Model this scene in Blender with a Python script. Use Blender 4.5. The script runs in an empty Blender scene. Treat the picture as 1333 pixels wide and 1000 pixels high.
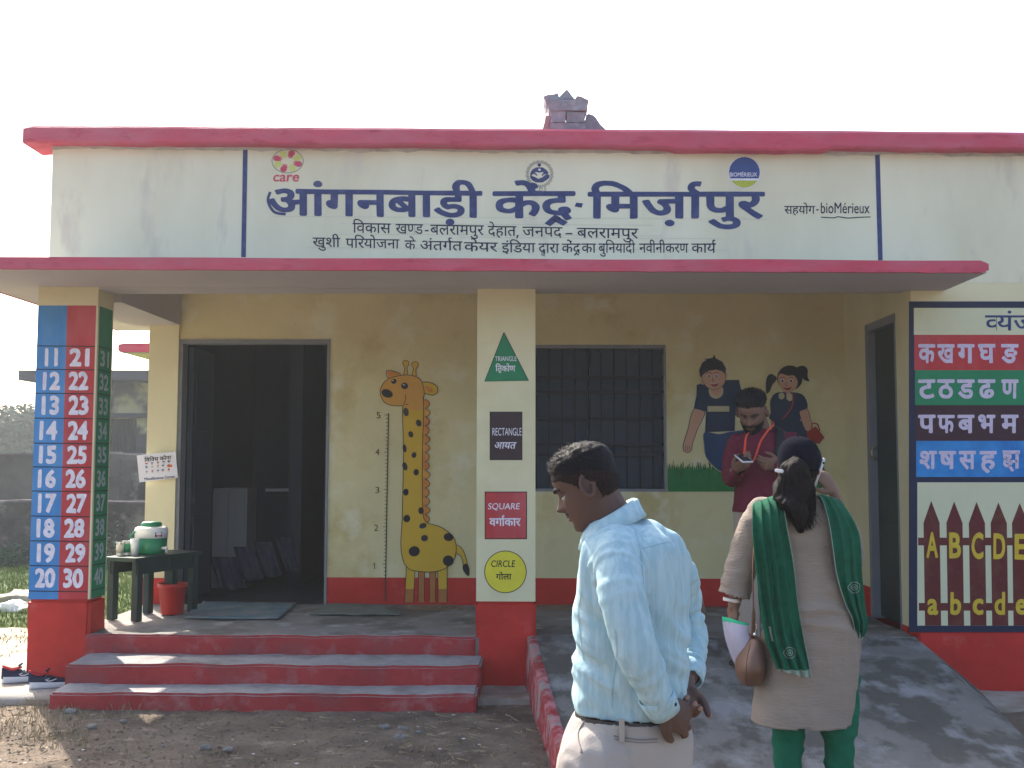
import bpy, bmesh, math, random
import numpy as np
from mathutils import Vector, Matrix, noise
from mathutils.geometry import tessellate_polygon
random.seed(7)
R = math.radians
S = bpy.context.scene
COL = S.collection
PI = math.pi

# ------------------------------------------------------------------ camera, light, exposure
CAMZ = 1.47
YAW, PITCH, ROLL = R(1.05), R(4.16), R(0.10)
FPX = 1430.0
cam_d = bpy.data.cameras.new('camera')
cam = bpy.data.objects.new('camera', cam_d); COL.objects.link(cam); S.camera = cam
cam_d.sensor_width = 36; cam_d.lens = 36 * FPX / 1333; cam_d.clip_end = 3000; cam_d.clip_start = .05
cam.location = (0, 0, CAMZ)
ROT = Matrix.Rotation(YAW, 3, 'Z') @ Matrix.Rotation(PI/2 + PITCH, 3, 'X') @ Matrix.Rotation(ROLL, 3, 'Z')
cam.rotation_euler = ROT.to_euler()
SUN_EL, SUN_AZ = R(41), R(30.5)          # azimuth measured from +Y towards -X
w = bpy.data.worlds.new('World'); S.world = w; w.use_nodes = True
nt = w.node_tree; nt.nodes.clear()
sky = nt.nodes.new('ShaderNodeTexSky'); sky.sky_type = 'NISHITA'; sky.sun_disc = False
sky.sun_elevation = SUN_EL; sky.sun_rotation = -SUN_AZ; sky.dust_density = 4.0; sky.air_density = 1.0; sky.ozone_density = 1.0
bg = nt.nodes.new('ShaderNodeBackground'); bg.inputs[1].default_value = .15
wo = nt.nodes.new('ShaderNodeOutputWorld')
nt.links.new(sky.outputs[0], bg.inputs[0]); nt.links.new(bg.outputs[0], wo.inputs[0])
sl = bpy.data.lights.new('sun', 'SUN'); sl.energy = 3.6; sl.angle = R(.6); sl.color = (1, .93, .82)
so = bpy.data.objects.new('sun', sl); COL.objects.link(so)
sd = Vector((-math.sin(SUN_AZ)*math.cos(SUN_EL), math.cos(SUN_AZ)*math.cos(SUN_EL), math.sin(SUN_EL)))
so.rotation_euler = sd.to_track_quat('Z', 'Y').to_euler(); so.location = sd*40
S.view_settings.view_transform = 'Standard'; S.view_settings.look = 'None'
S.view_settings.exposure = 1.5; S.view_settings.gamma = 1; S.view_settings.use_curve_mapping = False
S.cycles.max_bounces = 8; S.cycles.volume_bounces = 1

def at(px, py, Y):
    """the point of the plane y=Y that the photograph shows at px,py (surveying helper)"""
    d = ROT @ Vector(((px-666.5)/FPX, -(py-500)/FPX, -1))
    return Vector((0, 0, CAMZ)) + d*(Y/d.y)
def onx(px, py, X):
    d = ROT @ Vector(((px-666.5)/FPX, -(py-500)/FPX, -1))
    return Vector((0, 0, CAMZ)) + d*(X/d.x)
def onz(px, py, Z):
    d = ROT @ Vector(((px-666.5)/FPX, -(py-500)/FPX, -1))
    return Vector((0, 0, CAMZ)) + d*((Z-CAMZ)/d.z)

# ------------------------------------------------------------------ materials
MATS = {}
def mat(name, c, rough=.8, var=.12, scale=4, bump=.15, bscale=40, c2=None, mixscale=2.0, mixpos=.5, mixw=.12,
        metal=0, spec=.2, stretch=(1, 1, 1), emit=None, trans=0, c3=None, s3=.8, p3=.6):
    if name in MATS: return MATS[name]
    m = bpy.data.materials.new(name); m.use_nodes = True; n = m.node_tree; nn = n.nodes; L = n.links.new
    b = nn['Principled BSDF']; b.inputs['Roughness'].default_value = rough; b.inputs['Metallic'].default_value = metal
    b.inputs['Specular IOR Level'].default_value = spec
    if trans: b.inputs['Transmission Weight'].default_value = trans
    tc = nn.new('ShaderNodeTexCoord'); mp = nn.new('ShaderNodeMapping'); mp.inputs['Scale'].default_value = stretch
    L(tc.outputs['Object'], mp.inputs[0])
    def noi(s, det=6, r=.6):
        t = nn.new('ShaderNodeTexNoise'); t.inputs['Scale'].default_value = s; t.inputs['Detail'].default_value = det
        t.inputs['Roughness'].default_value = r; L(mp.outputs[0], t.inputs['Vector']); return t.outputs['Fac']
    def rgb(c): return (c[0], c[1], c[2], 1)
    cur = nn.new('ShaderNodeRGB'); cur.outputs[0].default_value = rgb(c); out = cur.outputs[0]
    def mixin(out, c2, sc, pos, wd):
        r = nn.new('ShaderNodeValToRGB'); r.color_ramp.elements[0].position = max(0, pos-wd); r.color_ramp.elements[1].position = min(1, pos+wd)
        L(noi(sc, 8), r.inputs[0]); x = nn.new('ShaderNodeMix'); x.data_type = 'RGBA'
        L(r.outputs[0], x.inputs[0]); L(out, x.inputs[6]); x.inputs[7].default_value = rgb(c2); return x.outputs[2]
    if c2: out = mixin(out, c2, mixscale, mixpos, mixw)
    if c3: out = mixin(out, c3, s3, p3, .06)
    if var:
        mr = nn.new('ShaderNodeMapRange'); mr.inputs[1].default_value = .25; mr.inputs[2].default_value = .75
        mr.inputs[3].default_value = 1-var; mr.inputs[4].default_value = 1+var
        L(noi(scale, 10, .65), mr.inputs[0]); x = nn.new('ShaderNodeMix'); x.data_type = 'RGBA'; x.blend_type = 'MULTIPLY'; x.inputs[0].default_value = 1
        L(out, x.inputs[6]); L(mr.outputs[0], x.inputs[7]); out = x.outputs[2]
    L(out, b.inputs['Base Color'])
    if bump:
        bp = nn.new('ShaderNodeBump'); bp.inputs['Strength'].default_value = bump; bp.inputs['Distance'].default_value = .02
        L(noi(bscale, 8, .7), bp.inputs['Height']); L(bp.outputs[0], b.inputs['Normal'])
    if emit: b.inputs['Emission Color'].default_value = rgb(emit); b.inputs['Emission Strength'].default_value = 1
    MATS[name] = m; return m

# ------------------------------------------------------------------ object helpers
def tag(o, label=None, cat=None, group=None, kind=None):
    if label: o['label'] = label
    if cat: o['category'] = cat
    if group: o['group'] = group
    if kind: o['kind'] = kind
    return o
def thing(name, label, cat, loc=(0, 0, 0), group=None):
    o = bpy.data.objects.new(name, None); COL.objects.link(o); o.location = loc; o.empty_display_size = .1
    return tag(o, label, cat, group)
def setparent(o, p):
    o.parent = p
    if p.type == 'EMPTY': o.matrix_parent_inverse = Matrix.Translation(-Vector(p.location))
def link(name, me, m, parent=None, smooth=False):
    o = bpy.data.objects.new(name, me); COL.objects.link(o)
    if m:
        for q in (m if isinstance(m, (list, tuple)) else [m]): me.materials.append(q)
    if parent: setparent(o, parent)
    if smooth: me.shade_smooth()
    return o
def bobj(name, bm, m, parent=None, smooth=False, bevel=0):
    if bevel: bmesh.ops.bevel(bm, geom=[e for e in bm.edges if e.calc_face_angle(0) > .5], offset=bevel, segments=2, affect='EDGES', clamp_overlap=True)
    me = bpy.data.meshes.new(name); bm.to_mesh(me); bm.free(); return link(name, me, m, parent, smooth)
def box(bm, x0, x1, y0, y1, z0, z1, mi=0):
    v = [bm.verts.new(p) for p in ((x0,y0,z0),(x1,y0,z0),(x1,y1,z0),(x0,y1,z0),(x0,y0,z1),(x1,y0,z1),(x1,y1,z1),(x0,y1,z1))]
    for f in ((3,2,1,0),(4,5,6,7),(0,1,5,4),(1,2,6,5),(2,3,7,6),(3,0,4,7)):
        q = bm.faces.new([v[i] for i in f]); q.material_index = mi
def bx(name, x0, x1, y0, y1, z0, z1, m, parent=None, bevel=0, rough=0, cuts=0):
    bm = bmesh.new(); box(bm, x0, x1, y0, y1, z0, z1)
    if cuts:
        bmesh.ops.bevel(bm, geom=list(bm.edges), offset=bevel or .01, segments=2, affect='EDGES', clamp_overlap=True)
        for ax, (a, b) in enumerate(((x0, x1), (y0, y1), (z0, z1))):
            k = int((b-a)/cuts)
            for i in range(1, k):
                co = [0, 0, 0]; no = [0, 0, 0]; co[ax] = a+(b-a)*i/k; no[ax] = 1
                bmesh.ops.bisect_plane(bm, geom=bm.verts[:]+bm.edges[:]+bm.faces[:], plane_co=co, plane_no=no)
        for v in bm.verts:
            n = noise.noise_vector(v.co*3.1)*rough + noise.noise_vector(v.co*11)*rough*.5
            v.co += n
        return bobj(name, bm, m, parent)
    return bobj(name, bm, m, parent, bevel=bevel)
def tube(bm, pts, rad, n=12, cap=True, up=Vector((0, 0, 1)), sub=4):
    """tapered tube through points; rad: number or (across, along-up) per point"""
    pts = [Vector(p) for p in pts]
    rad = [(r, r) if not isinstance(r, (tuple, list)) else r for r in (rad if isinstance(rad, (list, tuple)) and len(rad) == len(pts) else [rad]*len(pts))]
    if sub > 1 and len(pts) > 2:
        P = []; Q = []
        for i in range(len(pts)-1):
            a, b, c, d = pts[max(0, i-1)], pts[i], pts[i+1], pts[min(len(pts)-1, i+2)]
            for k in range(sub):
                t = k/sub; P.append(cr(a, b, c, d, t)); Q.append((rad[i][0]*(1-t)+rad[i+1][0]*t, rad[i][1]*(1-t)+rad[i+1][1]*t))
        P.append(pts[-1]); Q.append(rad[-1]); pts, rad = P, Q
    rings = []
    for i, p in enumerate(pts):
        t = (pts[min(i+1, len(pts)-1)]-pts[max(0, i-1)]).normalized()
        a = t.cross(up)
        if a.length < .15: a = t.cross(Vector((1, 0, 0)))
        a.normalize(); b = a.cross(t).normalized()
        rings.append([bm.verts.new(p+a*math.cos(k*2*PI/n)*rad[i][0]+b*math.sin(k*2*PI/n)*rad[i][1]) for k in range(n)])
    for i in range(len(rings)-1):
        for k in range(n): bm.faces.new((rings[i][k], rings[i][(k+1)%n], rings[i+1][(k+1)%n], rings[i+1][k]))
    if cap:
        for r, s in ((rings[0], -1), (rings[-1], 1)):
            bm.faces.new(r if s > 0 else list(reversed(r)))
    return rings
def cr(a, b, c, d, t):
    return .5*((2*b)+(c-a)*t+(2*a-5*b+4*c-d)*t*t+(3*b-a-3*c+d)*t**3)
def spline(P, sub=6, closed=True):
    P = [Vector((p[0], p[1])) for p in P]; n = len(P); out = []
    for i in range(n if closed else n-1):
        if closed: a, b, c, d = P[i-1], P[i], P[(i+1)%n], P[(i+2)%n]
        else: a, b, c, d = P[max(0, i-1)], P[i], P[i+1], P[min(n-1, i+2)]
        for k in range(sub): out.append(cr(a, b, c, d, k/sub))
    if not closed: out.append(P[-1])
    return out
def ball(bm, c, r, seg=14, rot=None):
    r = (r, r, r) if not isinstance(r, (tuple, list)) else r
    M = Matrix.Translation(Vector(c)) @ (rot.to_4x4() if rot else Matrix()) @ Matrix.Diagonal((*r, 1))
    bmesh.ops.create_uvsphere(bm, u_segments=seg, v_segments=max(6, seg*2//3), radius=1, matrix=M)
def lathe(bm, cx, cy, prof, n=28, mi=0):
    rings = [[bm.verts.new((cx+r*math.cos(k*2*PI/n), cy+r*math.sin(k*2*PI/n), z)) for k in range(n)] for r, z in prof]
    for i in range(len(rings)-1):
        for k in range(n):
            f = bm.faces.new((rings[i][k], rings[i][(k+1)%n], rings[i+1][(k+1)%n], rings[i+1][k])); f.material_index = mi
    if prof[0][0] > 1e-4: bm.faces.new(list(reversed(rings[0]))).material_index = mi
    if prof[-1][0] > 1e-4: bm.faces.new(rings[-1]).material_index = mi
def fuse(bm, voxel, smooth=3, fac=.5):
    """voxel union of everything in bm -> mesh"""
    me = bpy.data.meshes.new('tmp'); bmesh.ops.recalc_face_normals(bm, faces=bm.faces); bm.to_mesh(me); bm.free()
    o = bpy.data.objects.new('tmp', me); COL.objects.link(o)
    md = o.modifiers.new('r', 'REMESH'); md.mode = 'VOXEL'; md.voxel_size = voxel
    if smooth:
        sm = o.modifiers.new('s', 'SMOOTH'); sm.iterations = smooth; sm.factor = fac
    dg = bpy.context.evaluated_depsgraph_get(); out = bpy.data.meshes.new_from_object(o.evaluated_get(dg))
    bpy.data.objects.remove(o); return out
def wrinkle(me, fn):
    """move each vertex along its normal by fn(co, normal)"""
    for v, n in [(v, v.normal.copy()) for v in me.vertices]:
        v.co += n*fn(v.co, n)

# ------------------------------------------------------------------ lettering (flat paint, real outlines)
GL = {}
def glyph(ch, bold=0.0):
    k = (ch, bold)
    if k in GL: return GL[k]
    def mk(s, b):
        c = bpy.data.curves.new('t', 'FONT'); c.body = s; c.offset = b; c.resolution_u = 4
        o = bpy.data.objects.new('t', c); COL.objects.link(o); bpy.context.view_layer.update()
        me = o.to_mesh(); v = [(q.co.x, q.co.y) for q in me.vertices]; f = [tuple(p.vertices) for p in me.polygons]
        o.to_mesh_clear(); bpy.data.objects.remove(o); bpy.data.curves.remove(c); return v, f
    v, f = mk(ch, 0) if ch != ' ' else ([], [])
    if bold and v:
        v0, f0 = v, f; v = [(a, b, 0) for a, b in v0]; f = list(f0); r = bold*1.0
        for j in range(10):
            o = len(v); g = j*PI/5+.1
            v += [(a+r*math.cos(g), b+r*math.sin(g), .03*(j+1)) for a, b in v0]; f += [tuple(i+o for i in q) for q in f0]
    else: v = [(a, b, 0) for a, b in v]
    kk = mk('क', 0)[0]; base = max(q[0] for q in kk)
    vv = mk(ch+'क', 0)[0]; adv = max(q[0] for q in vv)-base
    GL[k] = (v, f, adv); return GL[k]
def layout(s, bold):
    """visual-order string; H half form of the next letter, P reph hook, K rakar, V small va below"""
    V = []; F = []; x = 0; lay = 0; half = False
    def add(v, f, dx, dy=0, sc=1, cut=None):
        nonlocal lay
        v = [(a*sc+dx, b*sc+dy, lay+c) for a, b, c in v]
        if cut is not None:
            bm = bmesh.new(); vs = [bm.verts.new(q) for q in v]
            for q in f:
                try: bm.faces.new([vs[i] for i in q])
                except ValueError: pass
            bmesh.ops.bisect_plane(bm, geom=bm.verts[:]+bm.edges[:]+bm.faces[:], plane_co=(dx+cut, 0, 0), plane_no=(1, 0, 0), clear_outer=True)
            bm.verts.index_update(); v = [tuple(q.co) for q in bm.verts]; f = [tuple(w.index for w in q.verts) for q in bm.faces]; bm.free()
        o = len(V); V.extend(v); F.extend([tuple(i+o for i in q) for q in f]); lay = .5-lay
    def stroke(pts, w0):
        nonlocal lay
        P = spline(pts, 5, False); v = []; f = []
        for i, p in enumerate(P):
            t = (P[min(i+1, len(P)-1)]-P[max(0, i-1)]).normalized(); n = Vector((-t.y, t.x))*w0/2
            v += [tuple(p+n), tuple(p-n)]
        f = [(2*i, 2*i+1, 2*i+3, 2*i+2) for i in range(len(P)-1)]
        v = [(a, b, 1.2) for a, b in v]; o = len(V); V.extend(v); F.extend([tuple(i+o for i in q) for q in f])
    wd = .075+2*bold
    dv = s == 'X' or any(ord(c) > 2300 for c in s)
    for ch in s:
        if dv and ch == 'H': half = True; continue
        if dv and ch == 'P': stroke([(x-.10, .6), (x-.19, .72), (x-.15, .84), (x-.03, .83)], wd); continue
        if dv and ch == 'K': stroke([(x-.24, .02), (x-.42, -.19)], wd); stroke([(x-.30, -.03), (x-.12, -.17)], wd); continue
        if dv and ch == 'X':        # the ksha conjunct, drawn with brush strokes
            stroke([(x, .60), (x+.68, .60)], wd); stroke([(x+.56, .62), (x+.56, 0)], wd)
            stroke([(x+.22, .60), (x+.09, .52), (x+.07, .42), (x+.18, .36), (x+.30, .42), (x+.26, .52), (x+.17, .44), (x+.10, .30), (x+.08, .16), (x+.20, .09), (x+.32, .17), (x+.27, .28), (x+.18, .20)], wd*.85)
            stroke([(x+.28, .26), (x+.56, .26)], wd*.85); stroke([(x+.24, .12), (x+.34, .0), (x+.40, -.10)], wd*.85); x += .7; continue
        if dv and ch == 'V':
            v, f, a = glyph('व', bold); add(v, f, x-.36, -.26, .55); continue
        v, f, a = glyph(ch, bold)
        if half:
            c = a-.16 if ch != 'क' else .50
            add(v, f, x, cut=c); x += c; half = False
        else: add(v, f, x); x += a
    return V, F
class Paint:
    """flat paint on a wall plane, placed from surveyed points; layers stand 0.4 mm apart"""
    def __init__(s, proj): s.p = proj; s.V = []; s.F = []; s.MI = []; s.M = []
    def mi(s, m):
        if m not in s.M: s.M.append(m)
        return s.M.index(m)
    def put(s, v2, f, m, lay):
        o = len(s.V); k = s.mi(m)
        for q in v2: s.V.append(s.p(q[0], q[1], .0015+.0004*(lay+(q[2]*.3 if len(q) > 2 else 0))))
        for q in f: s.F.append(tuple(i+o for i in q)); s.MI.append(k)
    def fill(s, pts, m, lay=0, smooth=False, sub=6):
        P = spline(pts, sub) if smooth else [Vector(p) for p in pts]
        t = tessellate_polygon([[Vector((p[0], p[1], 0)) for p in P]]); s.put([(p[0], p[1]) for p in P], [tuple(q) for q in t], m, lay)
    def rect(s, x0, x1, y0, y1, m, lay=0): s.fill([(x0, y0), (x1, y0), (x1, y1), (x0, y1)], m, lay)
    def ell(s, x, y, rx, ry, m, lay=0, n=24, a=0):
        s.fill([(x+rx*math.cos(k*2*PI/n)*math.cos(a)-ry*math.sin(k*2*PI/n)*math.sin(a), y+rx*math.cos(k*2*PI/n)*math.sin(a)+ry*math.sin(k*2*PI/n)*math.cos(a)) for k in range(n)], m, lay)
    def line(s, pts, wd, m, lay=1, smooth=True, closed=False):
        P = spline(pts, 6, closed) if smooth and len(pts) > 2 else [Vector(p) for p in pts]
        if closed: P = P+[P[0]]
        v = []
        for i, p in enumerate(P):
            t = (P[min(i+1, len(P)-1)]-P[max(0, i-1)])
            if t.length < 1e-6: t = Vector((1, 0))
            t.normalize(); n = Vector((-t.y, t.x))*wd/2; v += [tuple(p+n), tuple(p-n)]
        s.put(v, [(2*i, 2*i+1, 2*i+3, 2*i+2) for i in range(len(P)-1)], m, lay)
    def text(s, st, x0, x1, yt, yb, m, lay=2, bold=0.0, shear=0, h=.622, slope=0):
        """fit string so it spans x0..x1 and its head line (h em) .. base line spans yt..yb"""
        V, F = layout(st, bold); a = min(q[0] for q in V); b = max(q[0] for q in V)
        kx = (x1-x0)/(b-a); ky = (yb-yt)/h
        j = min(.55, .016*abs(yb-yt)); f = 3.2/abs(yb-yt)      # unsteady brush edge
        out = []
        for q in V:
            X, Y = x0+(q[0]-a)*kx+shear*q[1]*ky, yb-q[1]*ky+slope*(q[0]-a)*kx; nn_ = noise.noise_vector(Vector((X*f, Y*f, lay)))
            out.append((X+nn_.x*j*1.3, Y+nn_.y*j*1.3, q[2]))
        s.put(out, F, m, lay)
    def build(s, name, parent):
        me = bpy.data.meshes.new(name); me.from_pydata(s.V, [], s.F); me.update()
        for p, k in zip(me.polygons, s.MI): p.material_index = k
        return link(name, me, s.M, parent)
def py_(Y): return lambda a, b, d: tuple(at(a, b, Y)+Vector((0, -d, 0)))
# ------------------------------------------------------------------ palette
CREAM = mat('cream_paint', (.74, .71, .53), .75, .07, 1.2, .15, 9, c2=(.66, .62, .44), mixscale=1.1, mixpos=.58, mixw=.12, c3=(.62, .57, .45), s3=3.5, p3=.64, stretch=(1, 1, .35))
YEL = mat('yellow_limewash', (.66, .595, .34), .85, .08, 2, .2, 14, c2=(.56, .46, .22), mixscale=1.7, mixpos=.59, mixw=.07, c3=(.70, .67, .48), s3=2.6, p3=.60)
YELP = mat('pale_yellow_paint', (.70, .65, .42), .8, .05, 2, .12, 12, c2=(.60, .54, .30), mixscale=1.5, mixpos=.62)
RED = mat('red_oxide_paint', (.50, .032, .024), .6, .16, 5, .25, 16, c2=(.52, .10, .08), mixscale=6, mixpos=.68, mixw=.08)
STEPRED = mat('worn_red_riser_paint', (.38, .042, .042), .7, .25, 6, .4, 20, c2=(.40, .18, .17), mixscale=7, mixpos=.64, mixw=.12, c3=(.26, .05, .05), s3=3, p3=.58)
PINK = mat('pinkish_red_edge_paint', (.56, .07, .12), .6, .12, 3, .3, 12, c2=(.50, .12, .17), mixscale=2.2, mixpos=.55, mixw=.15, stretch=(1, 1, 3), c3=(.44, .05, .09), s3=5, p3=.62)
SOFF = mat('grey_soffit_paint', (.50, .47, .47), .85, .08, 2, .1, 12)
CONC = mat('grey_concrete_floor', (.24, .225, .21), .85, .22, 3, .5, 25, c2=(.16, .145, .13), mixscale=2.2, mixpos=.53, mixw=.05, c3=(.36, .35, .34), s3=4.5, p3=.62)
TREAD = mat('worn_cement_tread', (.36, .34, .33), .85, .2, 7, .5, 30, c2=(.24, .21, .2), mixscale=6, mixpos=.6)
NAVY = mat('navy_sign_paint', (.03, .048, .15), .6, .25, 30, 0, c2=(.055, .075, .19), mixscale=16, mixpos=.58)
NAVYD = mat('dark_navy_border_paint', (.018, .024, .06), .5, .15, 8, 0)
BLACK = mat('black_paint', (.015, .015, .02), .5, 0, 1, 0)
WHITE = mat('white_paint', (.76, .73, .79), .6, .15, 30, .1, 60, c2=(.62, .58, .68), mixscale=22, mixpos=.6)
BLUE = mat('blue_paint', (.05, .23, .54), .65, .14, 6, .2, 30, c2=(.09, .29, .58), mixscale=5, mixpos=.56, stretch=(1, 1, .3))
CRED = mat('chart_red_paint', (.48, .045, .05), .65, .14, 6, .2, 30, c2=(.50, .10, .11), mixscale=5, mixpos=.56, stretch=(1, 1, .3))
GRN = mat('chart_green_paint', (.02, .22, .10), .6, .12, 6, .1, 20)
FRAME = mat('grey_frame_paint', (.22, .23, .25), .6, .1, 8, .1)
DKBLUE = mat('dark_blue_door_paint', (.030, .045, .07), .5, .12, 4, .1)

# ------------------------------------------------------------------ setting: ground
YF, YB, XR, FZ = 7.30, 8.88, 2.52, .345
def gz(x, y):
    return .016*noise.noise(Vector((x*1.3, y*1.3, 0)))+.012*noise.noise(Vector((x*5, y*5, 2)))+.004*noise.noise(Vector((x*17, y*17, 5)))
def axis(parts):
    out = []
    for a, b, st in parts:
        n = max(1, int(round((b-a)/st))); out += [a+(b-a)*i/n for i in range(n)]
    return out+[parts[-1][1]]
gx = axis([(-400, -40, 60), (-40, -8, 4), (-8, -4.5, .25), (-4.5, 3.6, .035), (3.6, 8, .5), (8, 40, 8), (40, 400, 60)])
gy = axis([(-30, 0, 6), (0, 4.6, .3), (4.6, 8.2, .03), (8.2, 16, .25), (16, 40, 4), (40, 900, 80)])
V = [(x, y, gz(x, y) if abs(x) < 9 and 0 < y < 17 else 0) for y in gy for x in gx]
nx = len(gx)
F = [(j*nx+i, j*nx+i+1, (j+1)*nx+i+1, (j+1)*nx+i) for j in range(len(gy)-1) for i in range(nx-1)]
me = bpy.data.meshes.new('ground'); me.from_pydata(V, [], F); me.shade_smooth()
DIRT = mat('trodden_dirt', (.215, .165, .122), .95, .32, 5, .9, 28, c2=(.125, .094, .07), mixscale=2.4, mixpos=.52, mixw=.12, c3=(.33, .27, .2), s3=9, p3=.64)
# greener earth away from the building on the left
n = DIRT.node_tree; nn = n.nodes; b = nn['Principled BSDF']; src = b.inputs['Base Color'].links[0].from_socket
tc = nn.new('ShaderNodeTexCoord'); sp = nn.new('ShaderNodeSeparateXYZ'); n.links.new(tc.outputs['Object'], sp.inputs[0])
nz = nn.new('ShaderNodeTexNoise'); nz.inputs['Scale'].default_value = .9; nz.inputs['Detail'].default_value = 6; n.links.new(tc.outputs['Object'], nz.inputs[0])
ma = nn.new('ShaderNodeMath'); ma.operation = 'MULTIPLY_ADD'; n.links.new(nz.outputs[0], ma.inputs[0]); ma.inputs[1].default_value = 3; n.links.new(sp.outputs['Y'], ma.inputs[2])
mr = nn.new('ShaderNodeMapRange'); mr.inputs[1].default_value = 10.2; mr.inputs[2].default_value = 10.9; n.links.new(ma.outputs[0], mr.inputs[0])
mx = nn.new('ShaderNodeMix'); mx.data_type = 'RGBA'; n.links.new(mr.outputs[0], mx.inputs[0]); n.links.new(src, mx.inputs[6]); mx.inputs[7].default_value = (.085, .12, .035, 1)
n.links.new(mx.outputs[2], b.inputs['Base Color'])
tag(link('ground', me, DIRT), kind='structure')

# concrete apron in front of the plinth and under the shoes
bm = bmesh.new(); box(bm, -5.4, -2.75, 6.78, 9.6, -.05, .035)
bmesh.ops.subdivide_edges(bm, edges=bm.edges[:], cuts=14, use_grid_fill=True)
for v in bm.verts: v.co += Vector((noise.noise(v.co*2), noise.noise(v.co*2+Vector((5, 0, 0))), 0))*.07+Vector((0, 0, .01*noise.noise(v.co*4)))
APR = mat('pale_cement_apron', (.42, .38, .33), .9, .25, 5, .5, 20, c2=(.28, .22, .16), mixscale=3, mixpos=.55)
tag(bobj('concrete_apron', bm, APR, smooth=True), kind='structure')
bx('concrete_apron', -.52, -.0, 6.86, YF, -.05, .028, APR, rough=.008, cuts=.08)['kind'] = 'structure'
bx('concrete_apron', 2.3, 7.5, 6.72, YF, -.05, .012, APR, rough=.008, cuts=.12)['kind'] = 'structure'

# ------------------------------------------------------------------ the building
B = thing('preschool_building', 'cream painted village preschool with red edged canopy, open veranda and navy lettered name board', 'building', (0, 7.3, 0))
X0, X1 = -3.27, 7.2
# veranda floor slab, treads and risers
bx('veranda_floor', -3.10, XR, YF+.005, YB, -.05, FZ, CONC, B, rough=.006, cuts=.12)
def step(x0, x1, y0, y1, z0, z1):
    o = bx('step', x0, x1, y0, y1, z0, z1, [STEPRED, TREAD], B, bevel=.014, rough=.011, cuts=.06)
    for p in o.data.polygons:
        if p.normal.z > .75: p.material_index = 1
    return o
a = at(110, 825, YF); c = at(618, 825, YF)
step(a.x, c.x, YF-.02, YF+.04, -.05, FZ-.002)
step(at(84, 863, 6.9).x, at(625, 863, 6.9).x, 6.90, YF-.02, -.05, .222)
step(at(64, 900, 6.63).x, at(620, 900, 6.63).x, 6.63, 6.92, -.05, .102)

# ramp: sloping sheet with flared right side and a red kerbed left side
NI, NJ = 46, 40; V = []; F = []
for j in range(NJ+1):
    t = j/NJ; Y = YF-t*3.1
    for i in range(NI+1):
        u = i/NI; xl = -.0+.085*(YF-Y)*.9; 
        xm = 2.50-.16*t; xr = 2.93-.22*(YF-Y)
        xr = max(xr, 2.1)
        z = FZ*(1-t)*1.0
        if u < .86: x = xl+(xm-xl)*u/.86; zz = z
        else: k = (u-.86)/.14; x = xm+(xr-xm)*k; zz = z*(1-k)-.01*k
        zz += .006*noise.noise(Vector((x*2.5, Y*2.5, 7)))+.003*noise.noise(Vector((x*9, Y*9, 7)))
        V.append((x, Y, zz))
n0 = len(V)
for j in range(NJ):
    for i in range(NI):
        k = j*(NI+1)+i; F.append((k, k+NI+1, k+NI+2, k+1))
me = bpy.data.meshes.new('ramp'); me.from_pydata(V, [], F); me.shade_smooth()
RAMP = mat('patchy_ramp_cement', (.195, .182, .165), .85, .22, 4, .7, 30, c2=(.115, .104, .09), mixscale=3.0, mixpos=.50, mixw=.03, c3=(.28, .275, .27), s3=4.4, p3=.58, stretch=(1, .6, 1))
tag(link('ramp', me, RAMP), kind='structure')
bm = bmesh.new(); prev = None
for j in range(NJ+1):
    x, Y, z = V[j*(NI+1)]
    wv = .012*noise.noise(Vector((Y*6, 1, 0)))
    q = [bm.verts.new(p) for p in ((x-.05+wv, Y, -.05), (x-.035+wv, Y, z-.002), (x-.012, Y, z+.009), (x+.02+abs(wv), Y, z+.006))]
    if prev:
        for a_, b_ in zip(range(3), range(1, 4)): bm.faces.new((prev[a_], prev[b_], q[b_], q[a_]))
    prev = q
tag(bobj('ramp_kerb', bm, mat('chipped_kerb_paint', (.33, .04, .045), .75, .25, 9, .6, 30, c2=(.30, .26, .24), mixscale=5, mixpos=.54, mixw=.05, c3=(.42, .16, .17), s3=9, p3=.56), smooth=True), kind='structure')

# walls
def wall(name, x0, x1, y0, y1, z0, z1, m=CREAM): return bx(name, x0, x1, y0, y1, z0, z1, m, B)
DOORX0, DOORX1, DOORZ = at(231, 500, YB).x, at(429, 500, YB).x, at(330, 442, YB).z
WX0, WX1 = -.14, at(867, 500, YB).x; WZ0, WZ1 = at(780, 640, YB).z, at(780, 449, YB).z
RZ0 = at(520, 752, YB).z
CZ = 2.96
def backwall(x0, x1, z0, z1):
    if z0 < RZ0 < z1:
        bx('wall', x0, x1, YB, YB+.2, RZ0, z1, YEL, B); bx('wall', x0, x1, YB-.004, YB+.2, z0, RZ0-.001, RED, B)
    else: bx('wall', x0, x1, YB, YB+.2, z0, z1, YEL, B)
backwall(-3.12, DOORX0, FZ-.02, CZ); backwall(DOORX1, WX0, FZ-.02, CZ); backwall(WX1, XR, FZ-.02, CZ)
backwall(DOORX0, DOORX1, DOORZ, CZ); backwall(WX0, WX1, FZ-.02, WZ0); backwall(WX0, WX1, WZ1, CZ)
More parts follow.
